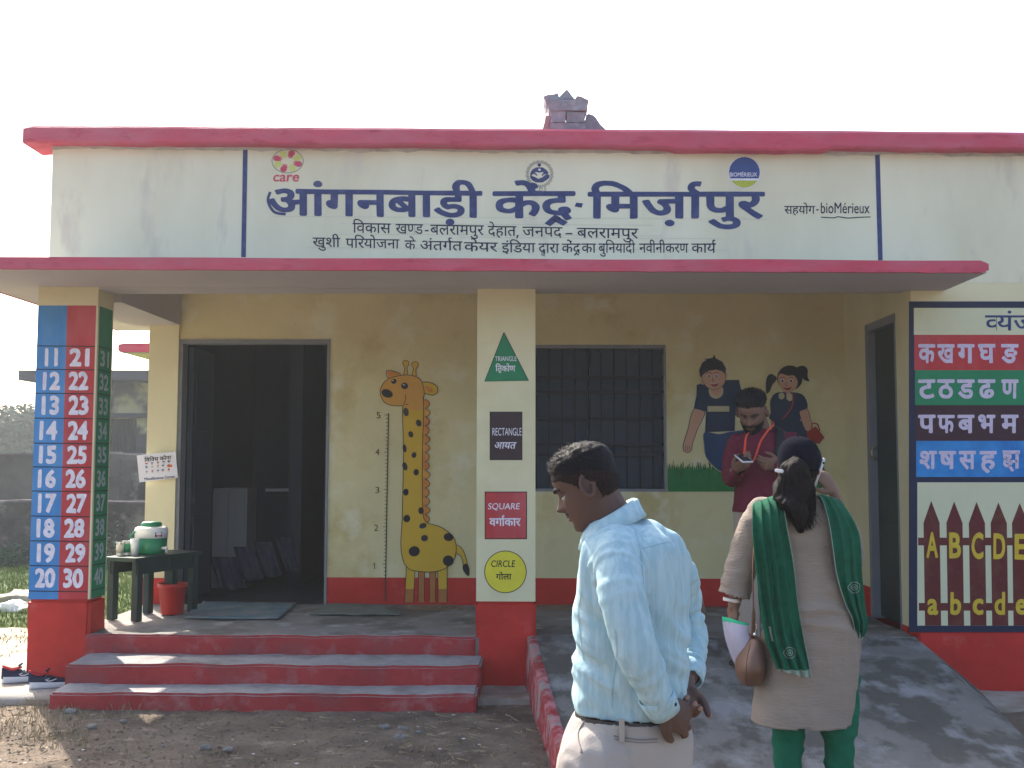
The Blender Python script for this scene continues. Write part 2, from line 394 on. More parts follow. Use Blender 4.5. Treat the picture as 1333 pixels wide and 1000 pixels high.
# right wing: side wall with a doorway, front wall with red plinth
PZ = at(1260, 822, YF).z
SD0, SD1, SDZ = 7.62, 8.30, 2.52
bx('wall', XR, XR+.2, YF+.2, SD0, PZ, CZ, YELP, B); bx('wall', XR-.004, XR+.2, YF+.2, SD0, -.05, PZ-.001, RED, B)
bx('wall', XR, XR+.2, SD1, YB+.2, RZ0, CZ, YELP, B); bx('wall', XR-.004, XR+.2, SD1, YB+.2, -.05, RZ0-.001, RED, B)
bx('wall', XR, XR+.2, SD0, SD1, SDZ, CZ, YELP, B)
bx('wall', XR, X1, YF, YF+.2, PZ, CZ, YELP, B); bx('plinth', XR-.004, X1, YF-.006, YF+.2, -.05, PZ-.001, RED, B, rough=.003, cuts=.2)
bx('wall', X1, X1+.2, YF, 12.2, -.05, CZ, CREAM, B)
bx('wall', -3.12, -2.92, YB+.2, 12.2, -.05, CZ, YELP, B); bx('wall', -3.12, X1, 12.2, 12.4, -.05, CZ, CREAM, B)
# rooms inside
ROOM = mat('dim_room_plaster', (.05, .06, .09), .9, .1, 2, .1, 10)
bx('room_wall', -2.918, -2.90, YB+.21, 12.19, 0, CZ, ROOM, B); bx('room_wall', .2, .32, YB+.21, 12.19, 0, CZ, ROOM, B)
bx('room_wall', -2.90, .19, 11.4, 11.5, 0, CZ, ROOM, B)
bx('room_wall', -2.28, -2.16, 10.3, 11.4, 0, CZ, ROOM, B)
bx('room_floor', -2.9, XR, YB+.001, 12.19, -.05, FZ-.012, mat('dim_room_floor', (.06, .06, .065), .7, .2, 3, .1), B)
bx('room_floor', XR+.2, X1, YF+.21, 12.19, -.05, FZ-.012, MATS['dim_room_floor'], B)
# roof slab, parapet, cap
CAPZ0, CAPZ1 = at(640, 190, YF-.1).z, at(640, 167, YF-.1).z
q0, q1 = at(60, 186, YF-.1), at(1300, 195, YF-.1); CAPS = (q1.z-q0.z)/(q1.x-q0.x)       # the masonry is not quite level
q0, q1 = at(5, 350, 6.58), at(1280, 355, 6.58); CANS = (q1.z-q0.z)/(q1.x-q0.x)
def tilt(o, s):
    for v in o.data.vertices: v.co.z += s*(v.co.x+.1)
bx('roof_slab', X0+.01, X1+.2, YF+.21, 12.4, CZ, CZ+.16, SOFF, B)
bx('parapet', X0, X1+.2, YF-.002, YF+.2, at(600, 375, YF).z+.03, CAPZ0+.04, CREAM, B)
bx('parapet', X0, X0+.2, YF+.2, 12.2, CZ+.16, CAPZ0-.001, CREAM, B)
bx('parapet', X0, X1+.2, 12.2, 12.4, CZ+.16, CAPZ0-.001, CREAM, B)
SZ = at(660, 376, YF).z                     # soffit height
bm = bmesh.new()                             # cap with a wavering hand-trowelled lower edge
xs = np.linspace(X0-.17, X1+.3, 180); prev = None
for x in xs:
    lo = CAPZ0+.008*noise.noise(Vector((x*1.7, 0, 0)))+.007*noise.noise(Vector((x*7, 0, 3)))-(.016 if .9 < x < 1.95 else 0)
    hi = CAPZ1+.006*noise.noise(Vector((x*1.3, 9, 0)))
    e = .02 if (x < xs[1]) else 0
    q = [bm.verts.new(p) for p in ((x, YF+.22, lo), (x, YF-.095+e, lo), (x, YF-.105+e, lo+.012), (x, YF-.105+e, hi-.02), (x, YF-.085+e, hi-e), (x, YF+.22, hi-e))]
    if prev:
        for i in range(6): bm.faces.new((prev[i], prev[(i+1)%6], q[(i+1)%6], q[i]))
    else: bm.faces.new(list(reversed(q)))
    prev = q
bm.faces.new(prev); tilt(bobj('roof_edge', bm, PINK, B), CAPS)
# rough plaster lip left under the cap
bm = bmesh.new(); prev = None
for x in np.linspace(X0, X1+.2, 420):
    lo = CAPZ0-.018-.012*noise.noise(Vector((x*2.2, 0, 5)))-.010*noise.noise(Vector((x*9, 0, 5)))-.005*noise.noise(Vector((x*30, 0, 5)))
    q = [bm.verts.new(p) for p in ((x, YF-.0025, lo), (x, YF-.010-.004*noise.noise(Vector((x*7, 2, 5))), lo+.012), (x, YF-.012, CAPZ0+.01))]
    if prev: [bm.faces.new((prev[i], q[i], q[i+1], prev[i+1])) for i in (0, 1)]
    prev = q
bobj('plaster_lip', bm, mat('grimy_cream_plaster', (.52, .49, .42), .9, .2, 9, .5, 30, c2=(.36, .32, .28), mixscale=6, mixpos=.6), B, True); tilt(COL.objects[-1] if 0 else [o for o in B.children if o.name.startswith('plaster_lip')][0], CAPS)
# faint ruled guide lines under the lettering
P = Paint(py_(YF-.002)); GL_ = mat('faint_pencil_line', (.50, .50, .42), .8, .1, 9, 0)
for y_, x0_, x1_ in ((281.8, 352, 1000), (304.8, 440, 860), (291, 440, 850), (322.5, 400, 950), (309, 600, 940)): P.line([(x0_, y_), (x1_, y_+(x1_-x0_)*.006)], .35, GL_, .3, False)
for k_, o_ in enumerate([P.build('guide_line', B)]): o_['kind'] = 'stuff'
# front beam + soffited canopy
bx('beam', -2.87, XR, YF+.20, YF+.21, SZ, CZ, SOFF, B)
CY0 = 6.58; CX0, CX1 = -3.72, at(1289, 350, CY0).x; CT = at(640, 337, CY0).z
def canopy(x0, x1, y0, y1, zb, zt):
    s_ = bx('canopy_slab', x0+.01, x1-.01, y0+.03, y1, zb, zt-.004, SOFF, B)
    bm = bmesh.new(); xs = np.linspace(x0, x1, 120); prev = None
    for i, x in enumerate(xs):
        e = .018 if i in (0, len(xs)-1) else 0
        lo = zb-.004+.004*noise.noise(Vector((x*1.9, 0, 1)))+.003*noise.noise(Vector((x*9, 0, 1))); hi = zt+.005*noise.noise(Vector((x*1.1, 4, 1)))
        q = [bm.verts.new(p) for p in ((x, y0+.03, lo+e), (x, y0+e, lo+e), (x, y0+e, hi-e), (x, y0+.03, hi-e))]
        if prev:
            for k in range(4): bm.faces.new((prev[k], prev[(k+1)%4], q[(k+1)%4], q[k]))
        prev = q
    e_ = bobj('canopy_edge', bm, PINK, B); return s_, e_
for o_ in canopy(CX0, CX1, CY0, YF-.005, SZ-.002, CT)+(bx('canopy_slab', CX0+.01, X0-.001, YF-.002, 9.75, SZ-.002, CT-.004, SOFF, B), bx('canopy_edge', CX0-.006, CX0+.009, CY0+.035, 9.75, SZ-.006, CT, PINK, B)): tilt(o_, CANS)
bx('beam', X0+.001, XR, YF-.001, YF+.199, SZ-.001, SZ+.2, SOFF, B)
bx('beam', X0, -2.872, 7.58, 9.0, at(228, 424, YB).z, CZ, SOFF, B)
o = at(153, 448, 12.0)
canopy(o.x, 3, 12.0, 12.19, at(160, 458, 12).z, at(160, 447, 12).z)
bx('canopy_slab', o.x+.02, -3.13, 12.2, 13.2, at(160, 458, 12).z, at(160, 449, 12).z, YELP, B)
# pillars
def pillar(x0, x1, y1, zr):
    bx('pillar', x0, x1, YF-.004, y1, zr, SZ+.05, YELP, B, bevel=.006)
    bx('pillar_base', x0-.004, x1+.004, YF-.012, y1+.004, -.05, zr-.001, RED, B, bevel=.02, rough=.007, cuts=.07)
LP0, LP1 = at(50, 400, YF).x, at(128, 400, YF).x
CP0, CP1 = at(621, 500, YF).x, at(697, 500, YF).x
pillar(LP0, LP1, 7.57, at(80, 780, YF).z); pillar(CP0, CP1, 7.55, at(658, 783, YF).z)
# pier end beside the door
bx('wall', -3.12, -3.118+.24, YB-.03, YB-.005, FZ-.02, at(228, 424, YB).z, YELP, B)
bx('wall', -3.125, -3.118+.24, YB-.034, YB-.0045, FZ-.02, at(200, 752, YB).z, RED, B)
# door opening frame, leaves, window
def frame(name, x0, x1, z0, z1, y0, y1, t, parent, m=FRAME, sill=False):
    bm = bmesh.new(); box(bm, x0, x0+t, y0, y1, z0, z1); box(bm, x1-t*.5, x1, y0, y1, z0, z1); box(bm, x0+t, x1-t*.5, y0+.002, y1, z1-t*.8, z1)
    if sill: box(bm, x0+t, x1-t*.5, y0+.002, y1, z0, z0+t*.6)
    return bobj(name, bm, m, parent)
frame('door_frame', DOORX0, DOORX1, FZ, DOORZ, YB-.012, YB+.12, .042, B)
# open dark door leaf folded back into the room on the left
dl = bx('door_leaf', DOORX0+.05, DOORX0+.09, YB+.13, YB+.72, FZ+.01, DOORZ-.05, DKBLUE, B)
for zz in (.5, 1.1, 1.7): bx('door_panel', DOORX0+.091, DOORX0+.1, YB+.2, YB+.64, FZ+zz-.3, FZ+zz+.2, DKBLUE, dl)
win = frame('window_frame', WX0, WX1, WZ0, WZ1, YB-.006, YB+.09, .035, B, sill=True)
bx('window_shutter', WX0+.03, (WX0+WX1)/2-.004, YB+.10, YB+.125, WZ0+.02, WZ1-.02, DKBLUE, win)
bx('window_shutter', (WX0+WX1)/2+.004, WX1-.02, YB+.10, YB+.125, WZ0+.02, WZ1-.02, DKBLUE, win)
GRILL = mat('dark_iron_grille', (.02, .024, .035), .5, .1, 10, 0)
k = 0; x = WX0+.07
while x < WX1-.03:
    bm = bmesh.new(); tube(bm, [(x, YB+.05, WZ0+.02), (x, YB+.05, WZ1-.02)], .006, 8); bobj('window_bar', bm, GRILL, win, True); x += .105
for zz in (.25, .32, .50, .68, .78): bx('window_rail', WX0+.03, WX1-.02, YB+.035, YB+.045, WZ0+(WZ1-WZ0)*zz-.01, WZ0+(WZ1-WZ0)*zz+.01, GRILL, win)
# side door (dark iron leaf in grey frame, ajar)
bm = bmesh.new(); 
box(bm, XR-.006, XR+.14, SD1-.06, SD1, FZ, SDZ); box(bm, XR-.006, XR+.14, SD0, SD0+.02, FZ, SDZ); box(bm, XR-.004, XR+.14, SD0+.02, SD1-.06, SDZ-.06, SDZ)
bobj('side_door_frame', bm, FRAME, B)
sdo = bx('side_door', XR+.05, XR+.08, SD0+.025, SD1-.065, FZ+.02, SDZ-.065, mat('dark_green_iron_door', (.022, .04, .042), .45, .15, 5, .1), B)
for z0_, z1_ in ((.5, 1.05), (1.15, 1.7), (1.8, 2.35)): bx('door_panel', XR+.035, XR+.049, SD0+.10, SD1-.14, z0_, z1_, MATS['dark_green_iron_door'], sdo)
bm = bmesh.new(); q = Vector((XR+.03, SD1-.10, 1.56)); tube(bm, [q+Vector((0, 0, .05)), q+Vector((-.03, 0, .03)), q+Vector((-.03, 0, -.03)), q+Vector((0, 0, -.05))], .006, 8)
bobj('door_handle', bm, mat('brass_hardware', (.5, .4, .2), .3, .1, 5, 0, metal=1), sdo, True)

# ------------------------------------------------------------------ lettering on the parapet
P = Paint(py_(YF-.002))
P.line([(319.5, 193), (317, 335)], 6, NAVY, 1, False); P.build('board_line', B)
P = Paint(py_(YF-.002)); P.line([(1142, 199), (1146, 339)], 6, NAVY, 1, False); P.build('board_line', B)
P = Paint(py_(YF-.002))
yt = lambda x: 247+(min(x, 700)-350)*.0115
for s_, a_, b_ in (('आंगनबाड़ी', 349, 628), ('केंदK', 641, 749), ('-', 750, 760), ('िमज़ापPुर', 0, 0), ('िमज़ाPपुर', 765, 996)):
    if a_ == 0: continue
    if s_ == '-': P.fill([(750, 264), (759, 265), (757, 270.5), (748, 269)], NAVY, 1); continue
    P.text(s_, a_, b_, yt(a_), yt(a_)+32.5, NAVY, 1, bold=.025, slope=.0115 if a_ < 400 else 0)
P.line([(352, 250), (349, 262), (357, 276), (372, 279)], 3.5, NAVY, 1.6)
P.build('sign_lettering', B)['label'] = 'large navy Hindi title lettering'
P = Paint(py_(YF-.002))
for s_, a_, b_ in (('िवकास', 459, 509), ('खHणड', 515, 551), ('-', 553, 558), ('बलरामपुर', 560, 630), ('देहात', 635, 672), (',', 673, 675), ('जनपद', 680, 732), ('-', 736, 745), ('बलरामपुर', 751, 831)):
    y0 = 290.5+(a_-459)*.0215
    if s_ == '-': P.rect(a_, b_, y0+7, y0+8.8, NAVYD, 1); continue
    if s_ == ',': P.fill([(673, 306), (675.5, 306), (673.5, 311), (672, 310)], NAVYD, 1); continue
    P.text(s_, a_, b_, y0, y0+12.5, NAVYD, 1, bold=.006, slope=.015)
P.build('sign_lettering', B)['label'] = 'small Hindi address line under the title'
P = Paint(py_(YF-.002))
for s_, a_, b_ in (('खुशी', 407, 443), ('पिरयोजना', 450, 520), ('के', 527, 541), ('अंतगPत', 547, 602), ('केयर', 604, 648), ('इंिडया', 653, 697), ('दVारा', 701, 728), ('केंदK', 731, 756), ('का', 757, 776), ('बुिनयादी', 779, 827), ('नवीनीकरण', 832, 896), ('कायP', 900, 932)):
    y0 = 309.5+min(a_-407, 260)*.03
    P.text(s_, a_, b_, y0, y0+11.8, NAVYD, 1, bold=.006, slope=.015 if a_ < 640 else 0)
P.build('sign_lettering', B)['label'] = 'lowest Hindi project line of the name board'
P = Paint(py_(YF-.002))
P.text('सहयोग', 1021, 1061, 268.5, 278.5, NAVYD, 1, bold=.006); P.rect(1062.5, 1065.5, 272.5, 274.2, NAVYD, 1)
P.text('bioMérieux', 1068.5, 1132, 263.5, 277.8, NAVYD, 1, bold=.004, h=.70)
P.build('sign_lettering', B)['label'] = 'small sponsor lettering at the right of the board'; P = Paint(py_(YF-.002))
P.line([(1068.5, 282.8), (1085, 283.8), (1091, 282.4), (1104, 284), (1119, 283), (1133, 282.6)], 1.3, NAVYD, 1)
P.build('painted_underline', B)
# emblem with hands
PKH = mat('emblem_pink', (.55, .07, .12), .6, .1, 9, 0); YGH = mat('emblem_yellow_green', (.58, .62, .18), .6, .1, 9, 0); EDG = mat('emblem_outline_grey', (.12, .13, .14), .6, 0, 9, 0)
P = Paint(py_(YF-.002)); cx, cy, rx, ry = 374.5, 210, 20.3, 15.3
P.line([(cx+rx*math.cos(k*PI/18), cy+ry*math.sin(k*PI/18)) for k in range(36)], .8, EDG, 2, True, True)
for k in range(8):
    a_ = k*PI/4+.35; m_ = PKH if k % 2 == 0 else YGH; u = Vector((math.cos(a_), math.sin(a_)*.78)); v = Vector((-u.y, u.x))
    hx = Vector((cx, cy))+Vector((u.x*15.2, u.y*14.0))
    P.ell(hx.x, hx.y, 4.3, 3.8, m_, .5+k*.12)
    for f_ in (-2, -1, 0, 1, 2):
        d_ = (-u+v*f_*.34).normalized(); P.line([hx+d_*2, hx+d_*(7.3-abs(f_)*.7)], 1.25, m_, 1.6+.1*f_, False)
P.text('care', 355, 389, 227.8, 236.2, PKH, 1, bold=.02, h=.46, shear=.15)
P.build('painted_emblem', B)['label'] = 'oval emblem of pink and green hands'
# emblem with embracing figure
P = Paint(py_(YF-.002)); cx, cy = 702.5, 228
for k in range(60):
    a_ = k*2*PI/60; r0, r1 = 13.8+.8*(k % 2), 17.4+(.9 if k % 3 else 0)
    P.line([(cx+r0*math.cos(a_), cy-1+r0*math.sin(a_)), (cx+r1*math.cos(a_+.05), cy-1+r1*math.sin(a_+.05))], .75, EDG, 1, False)
P.ell(702, 215, 2.4, 2.2, NAVY, 1)
P.fill([(698, 218), (706, 218), (711, 221), (714, 225), (713, 227), (709, 226.5), (706, 224), (702, 225), (698, 224), (694, 226), (692, 229), (696, 230.5), (701, 233), (706, 231), (711, 226.8), (715.5, 228), (715, 231.5), (711, 235), (706, 237.8), (698, 237.8), (693, 235), (690, 231), (690.5, 225), (693, 221)], NAVY, 1)
P.line([(692, 226.5), (696, 226), (699, 228.6)], 1.8, NAVY, 1.6); P.line([(712, 225.5), (708, 226.5), (705.5, 228.6)], 1.8, NAVY, 1.6)
P.ell(702.3, 221.2, 1.7, 1.6, WHITE, 2)
P.text('I.C.D.S', 692.5, 711, 244.5, 249, EDG, 1, h=.7)
P.build('painted_emblem', B)['label'] = 'navy emblem of an embracing figure in a ring of rays'
# round blue and yellow emblem
P = Paint(py_(YF-.002)); cx, cy, r = 969, 224.5, 20
arc = lambda a0, a1: [(cx+r*math.cos(a0+(a1-a0)*k/20), cy+r*math.sin(a0+(a1-a0)*k/20)) for k in range(21)]
P.ell(cx, cy, r+.8, r+.8, WHITE, 0); P.fill(arc(PI-.41, 2*PI+.41)[:], mat('emblem_blue', (.035, .075, .24), .5, .1, 9, 0), 1)
P.fill(arc(.56, PI-.56), mat('emblem_lime', (.42, .46, .06), .6, .15, 30, 0), 1)
P.text('BIOMÉRIEUX', 950, 985.5, 224.5, 230, WHITE, 3, bold=.01, h=.73)
P.build('painted_emblem', B)['label'] = 'round blue and lime emblem with white lettering'

# ------------------------------------------------------------------ number chart on the left pillar
ys = [450.5, 480.9, 512, 544.4, 576.9, 607.8, 639.3, 671.8, 704, 736.3, 769.3]
zs = [at(50, y, YF).z for y in ys]; zt_, zb_ = at(60, 398, YF).z, at(40, 780, YF).z
xa, xm_, xb = LP0, (LP0+LP1)/2-.005, LP1-.012
def wp(Yp): return lambda a, b, d: (a, Yp-d, b)
def fronttext(P, s, x0, x1, z0, z1, m, lay=2, bold=.03):
    V, F = layout(s, bold); a = min(q[0] for q in V); b = max(q[0] for q in V); k0 = min(q[1] for q in V); k1 = max(q[1] for q in V)
    sd_ = x0*31
    def jit(X, Z): v = noise.noise_vector(Vector((X*28, Z*28, sd_))); return X+v.x*.0045, Z+v.y*.0045
    P.put([(*jit(x0+(q[0]-a)*(x1-x0)/(b-a), z0+(q[1]-k0)*(z1-z0)/(k1-k0)), q[2]) for q in V], F, m, lay)
P = Paint(wp(YF-.004)); P.rect(xa, xm_, zb_, zt_, BLUE); P.rect(xm_, xb, zb_, zt_, CRED); 
for z in zs: P.line([(xa, z), (xb, z-.004)], .007, BLACK, 1, False)
ch = P.build('number_chart', B); ch['label'] = 'blue and red number chart on the pillar front'
for i in range(10):
    h = zs[i]-zs[i+1]
    for a_, b_, st in ((xa, xm_, str(11+i)), (xm_, xb, str(21+i))):
        P = Paint(wp(YF-.004)); wd_ = .120 if st[0] == '1' else .135; 
        if st == '11': wd_ = .09
        c_ = (a_+b_)/2+random.uniform(-.008, .008)+(.006 if a_ == xa else 0)
        fronttext(P, st, c_-wd_/2, c_+wd_/2, zs[i+1]+h*.12, zs[i]-h*.10, WHITE, bold=.045); P.build('painted_number', ch)
P = Paint(lambda a, b, d: (LP1+.001+d, a, b))
yg0, yg1 = YF+.018, 7.57-.02
P.rect(yg0, yg1, zb_, zt_-.0, GRN)
for z in zs: P.line([(yg0, z), (yg1, z-.002)], .007, BLACK, 1, False)
chg = P.build('number_chart', B); chg['label'] = 'green number chart on the pillar side'
for i in range(10):
    h = zs[i]-zs[i+1]; P = Paint(lambda a, b, d: (LP1+.001+d, a, b))
    fronttext(P, str(31+i), yg0+.035, yg1-.045, zs[i+1]+h*.16, zs[i]-h*.14, mat('faded_white_number_paint', (.36, .44, .43), .7, .25, 30, 0)); P.build('painted_number', chg)

# ------------------------------------------------------------------ shapes on the middle pillar
DKBR = mat('dark_brown_paint', (.05, .03, .035), .6, .1, 9, 0); YELC = mat('bright_yellow_paint', (.70, .62, .05), .6, .08, 9, 0)
pp = py_(YF-.004)
def shp(name, fn):
    P = Paint(pp); fn(P); return P.build(name, B)
def f1(P):
    T = [(656, 433), (631, 496.5), (688, 495.5)]; P.fill(T, GRN); P.line(T+[T[0]], 1.2, BLACK, 1, False)
    P.text('TRIANGLE', 644.5, 672.5, 464, 470, WHITE, 2, h=.7, bold=.005); P.text('ितKकोण', 645, 671, 476.5, 483.5, WHITE, 2, bold=.02)
def f2(P):
    P.rect(637.5, 680, 536, 599, BLACK); P.rect(638.5, 679, 537, 598, DKBR, 1)
    P.text('RECTANGLE', 641, 679, 557, 567, WHITE, 2, h=.7, bold=.0); P.text('आयत', 643, 671, 576, 584, WHITE, 2, bold=.015, shear=.2)
def f3(P):
    P.rect(631, 686, 640, 702, BLACK); P.rect(632.2, 684.8, 641.2, 700.8, CRED, 1)
    P.text('SQUARE', 635, 676, 655, 663, WHITE, 2, h=.7, bold=.01, shear=.12); P.text('वगाPकार', 637, 678, 675, 684.5, WHITE, 2, bold=.025)
def f4(P):
    P.ell(658, 744.5, 27.6, 27.6, BLACK, 0, 48); P.ell(658, 744.5, 26.6, 26.6, YELC, 1, 48)
    P.text('CIRCLE', 639, 670, 729.5, 738, BLACK, 2, h=.7, bold=.012, shear=.1); P.text('गोला', 645.5, 666, 747.5, 754.5, BLACK, 2, bold=.02)
for nm, fn in (('painted_triangle', f1), ('painted_rectangle', f2), ('painted_square', f3), ('painted_circle', f4)): shp(nm, fn)

# ------------------------------------------------------------------ alphabet board on the right wing
P = Paint(py_(YF-.001)); XE = 1492
MAR = mat('maroon_fence_paint', (.125, .022, .022), .6, .15, 8, 0, c2=(.16, .05, .035), mixscale=9, mixpos=.6)
BCR = mat('board_cream_paint', (.62, .62, .42), .7, .05, 5, 0); DKM = mat('dark_maroon_band_paint', (.055, .022, .032), .6, .1, 8, 0)
YLT = mat('yellow_letter_paint', (.62, .44, .04), .6, .15, 25, 0)
P.rect(1183, XE, 392.5, 823, NAVYD); P.rect(1189.5, XE-6, 401, 436, BCR, 1); P.rect(1190, XE-6, 436, 482, CRED, 1); P.rect(1191, XE-6, 482, 527.5, GRN, 1)
P.rect(1191.5, XE-6, 527.5, 574, DKM, 1); P.rect(1192.5, XE-6, 574, 621, mat('board_blue_paint', (.02, .17, .50), .6, .15, 6, 0, c2=(.04, .26, .6), mixscale=5), 1)
P.rect(1194, XE-6, 628, 814.5, BCR, 1)
P.text('Hवयंजन', 1282, 1368, 411, 430, NAVY, 3, bold=.012)
rows = [(['क', 'ख', 'ग', 'घ', 'ङ', 'च', 'छ', 'ज', 'झ', 'ञ'], 449, 472), (['ट', 'ठ', 'ड', 'ढ', 'ण', 'त', 'थ', 'द', 'ध', 'न'], 495, 518), (['प', 'फ', 'ब', 'भ', 'म', 'य', 'र', 'ल', 'व'], 541, 563), (['श', 'ष', 'स', 'ह', 'X', 'त', 'ज'], 588, 610)]
xs0 = [1195, 1220, 1246, 1273, 1303]
WH2 = mat('lilac_white_letter_paint', (.60, .52, .66), .6, .15, 30, 0)
for L_, y0, y1 in rows:
    for i, g in enumerate(L_):
        x0 = xs0[i]+(2 if y0 > 560 else 0) if i < 5 else 1333+(i-5)*29.5
        P.text(g, x0, x0+22.5, y0, y1, WH2, 3, bold=.028)
for i in range(10):
    c_ = 1212+30.2*i-.35*i*i if i < 5 else 1327+29*(i-4)
    P.fill([(c_, 652+i*.7), (c_+11, 681), (c_+13, 814.4), (c_-8, 814.4), (c_-10, 681)], MAR, 2)
    P.text('ABCDEFGHIJ'[i], c_-6.5, c_+9, 693+.6*i, 725+.6*i, YLT, 3.5, h=.7, bold=.03)
    s_ = 'abcdefghij'[i]; hh = .73 if s_ in 'bdfhij' else .5
    P.text(s_, c_-5, c_+9, 770 if s_ in 'bdfhij' else 779, 799, YLT, 3.5, h=hh, bold=.03)
P.rect(1195, XE-6, 700, 710, MAR, 1.6); P.rect(1196, XE-6, 785, 795, MAR, 1.6)
P.build('alphabet_board', B)['label'] = 'painted board of Hindi consonants above a maroon picket fence alphabet'
# ------------------------------------------------------------------ murals on the veranda wall
Z_ = lambda L, s, ox, oy: [(ox+a/s, oy+b/s) for a, b in L]
G_ = lambda L: Z_(L, 2.857, 420, 450)
GY = mat('giraffe_yellow_paint', (.62, .40, .04), .7, .06, 6, .1, 14); GO = mat('giraffe_orange_paint', (.60, .20, .04), .7, .1, 9, .1, 14, c2=(.62, .34, .06), mixscale=9, mixpos=.55)
GB = mat('giraffe_leg_brown_paint', (.42, .17, .05), .7, .1, 9, .1, 14)
P = Paint(py_(YB-.006))
ol = lambda pts, w=1.0, lay=3, cl=True: P.line(G_(pts), w, BLACK, lay, True, cl)
for a_, b_ in ((356, 380), (398, 421)): P.fill(G_([(a_, 835), (b_, 835), (b_-2, 955), (a_, 955)]), GB, 0); P.line(G_([(a_, 842), (a_, 950)]), .8, BLACK, 1, False); P.line(G_([(b_, 842), (b_-2, 950)]), .8, BLACK, 1, False)
for L_ in ([(312, 815), (343, 835), (338, 955), (305, 955)], [(428, 835), (463, 815), (463, 955), (430, 955)]):
    P.fill(G_(L_), GY, .5); P.fill(G_([(L_[3][0]+(L_[0][0]-L_[3][0])*.4, 905), (L_[2][0]+2, 905), L_[2], L_[3]]), GB, .7)
    P.line(G_([L_[0], L_[3]]), .9, BLACK, 1, False); P.line(G_([L_[1], L_[2]]), .9, BLACK, 1, False)
tail = [(490, 742), (512, 748), (528, 775), (538, 815), (526, 818), (515, 785), (495, 768)]
P.fill(G_(tail), GY, .5, True); ol(tail, .8, .8); P.fill(G_([(524, 815), (538, 812), (546, 835), (542, 857), (527, 843), (521, 828)]), BLACK, 1, True)
mane = []; 
for k in range(14): mane += [(382, 200+k*33), (392, 205+k*33), (398+2*math.sin(k*1.7), 216+k*33), (392, 228+k*33)]
mane += [(386, 658)]; P.fill(G_([(366, 200)]+mane+[(366, 655)]), GO, .6); P.line(G_(mane), .8, BLACK, .9)
body = [(300, 205), (301, 400), (296, 640), (291, 740), (300, 800), (318, 828), (345, 838), (400, 842), (450, 832), (486, 800), (497, 755), (486, 712), (440, 675), (385, 655), (372, 600), (371, 400), (374, 190), (340, 150)]
P.fill(G_(body), GY, 1, True); ol(body, 1, 1.5)
for pts in ([(302, 112), (306, 82), (300, 72), (299, 60), (308, 55), (319, 60), (320, 72), (314, 82), (316, 112)], [(333, 114), (337, 85), (332, 74), (333, 64), (344, 60), (355, 65), (354, 78), (347, 88), (347, 116)]):
    P.fill(G_(pts), GY, 1.8, True); ol(pts, .8, 2)
er = [(365, 150), (372, 137), (400, 138), (425, 152), (427, 172), (412, 184), (388, 180), (368, 172)]; P.fill(G_(er), GY, 1.8, True); ol(er, .9, 2); P.ell(*G_([(396, 162)])[0], 6, 3, GO, 2.2, a=.5)
el = [(245, 122), (237, 95), (258, 94), (290, 106), (280, 118)]; P.fill(G_(el), GO, 1.8, False); ol(el, .8, 2)
head = [(214, 178), (222, 146), (245, 124), (285, 112), (325, 110), (358, 122), (374, 150), (376, 190), (345, 214), (310, 222), (268, 224), (232, 212)]
P.fill(G_(head), mat('giraffe_face_paint', (.64, .34, .07), .7, .06, 6, .1, 14), 3, True); ol(head[:9][::-1][:0]+head, .9, 3.4)
P.fill(G_([(304, 195), (372, 180), (370, 240), (304, 240)]), MATS['giraffe_face_paint'], 3.6)
P.line(G_([(308, 182), (309, 200), (303, 216), (318, 220)]), .9, BLACK, 4.2)
for x, y, a_, b_ in [(240, 178, 22, 15), (265, 133, 10, 9), (305, 150, 13, 12), (310, 247, 10, 16), (357, 288, 10, 13), (328, 330, 9, 12), (305, 382, 7, 15), (340, 407, 9, 11), (306, 449, 9, 16), (348, 471, 10, 12), (310, 545, 10, 13), (366, 614, 10, 13), (313, 643, 13, 14), (373, 670, 14, 10), (379, 716, 13, 12), (341, 765, 21, 19), (468, 712, 18, 15), (467, 800, 20, 20)]:
    P.ell(*G_([(x, y)])[0], a_/2.857, b_/2.857, BLACK, 4, 20, a=random.uniform(-.4, .4))
for x, y in ((262, 130), (302, 146)): P.ell(*G_([(x, y)])[0], .9, .9, WHITE, 4.8, 8)
P.build('painted_giraffe', B)['label'] = 'yellow spotted giraffe mural'
P = Paint(py_(YB-.006)); RUL = mat('ruler_black_paint', (.04, .035, .03), .7, .1, 9, 0)
for k in range(56):
    t = k/50; x = 420+(244-11*t)/2.857; y = 450+(258+560*t*1.0*1.0/ .8*.8*1.25)/2.857 if 0 else 540.3+k*4.9*.99
    if y > 782: break
    P.line([(x, y), (x-(4.5 if k % 10 == 0 else 2.7), y)], .7, RUL, 1, False)
P.line([(505.8, 538), (501.5, 783)], 1.3, RUL, 1, False)
for i, (x, y) in enumerate(((492.5, 540.5), (491, 588.5), (491, 638), (489.5, 687), (487.5, 736.5))): P.line([(485.5, 735.2), (487.6, 732.6), (487.6, 741)], 1.0, RUL, 1, False) if i == 4 else P.text(str(5-i), x-(2.3 if i < 4 else 1.6), x+(2.8 if i < 4 else 2.2), y-4.2, y+4.2, RUL, 1, h=.7)
P.build('painted_height_ruler', B)['label'] = 'black height ruler beside the giraffe'
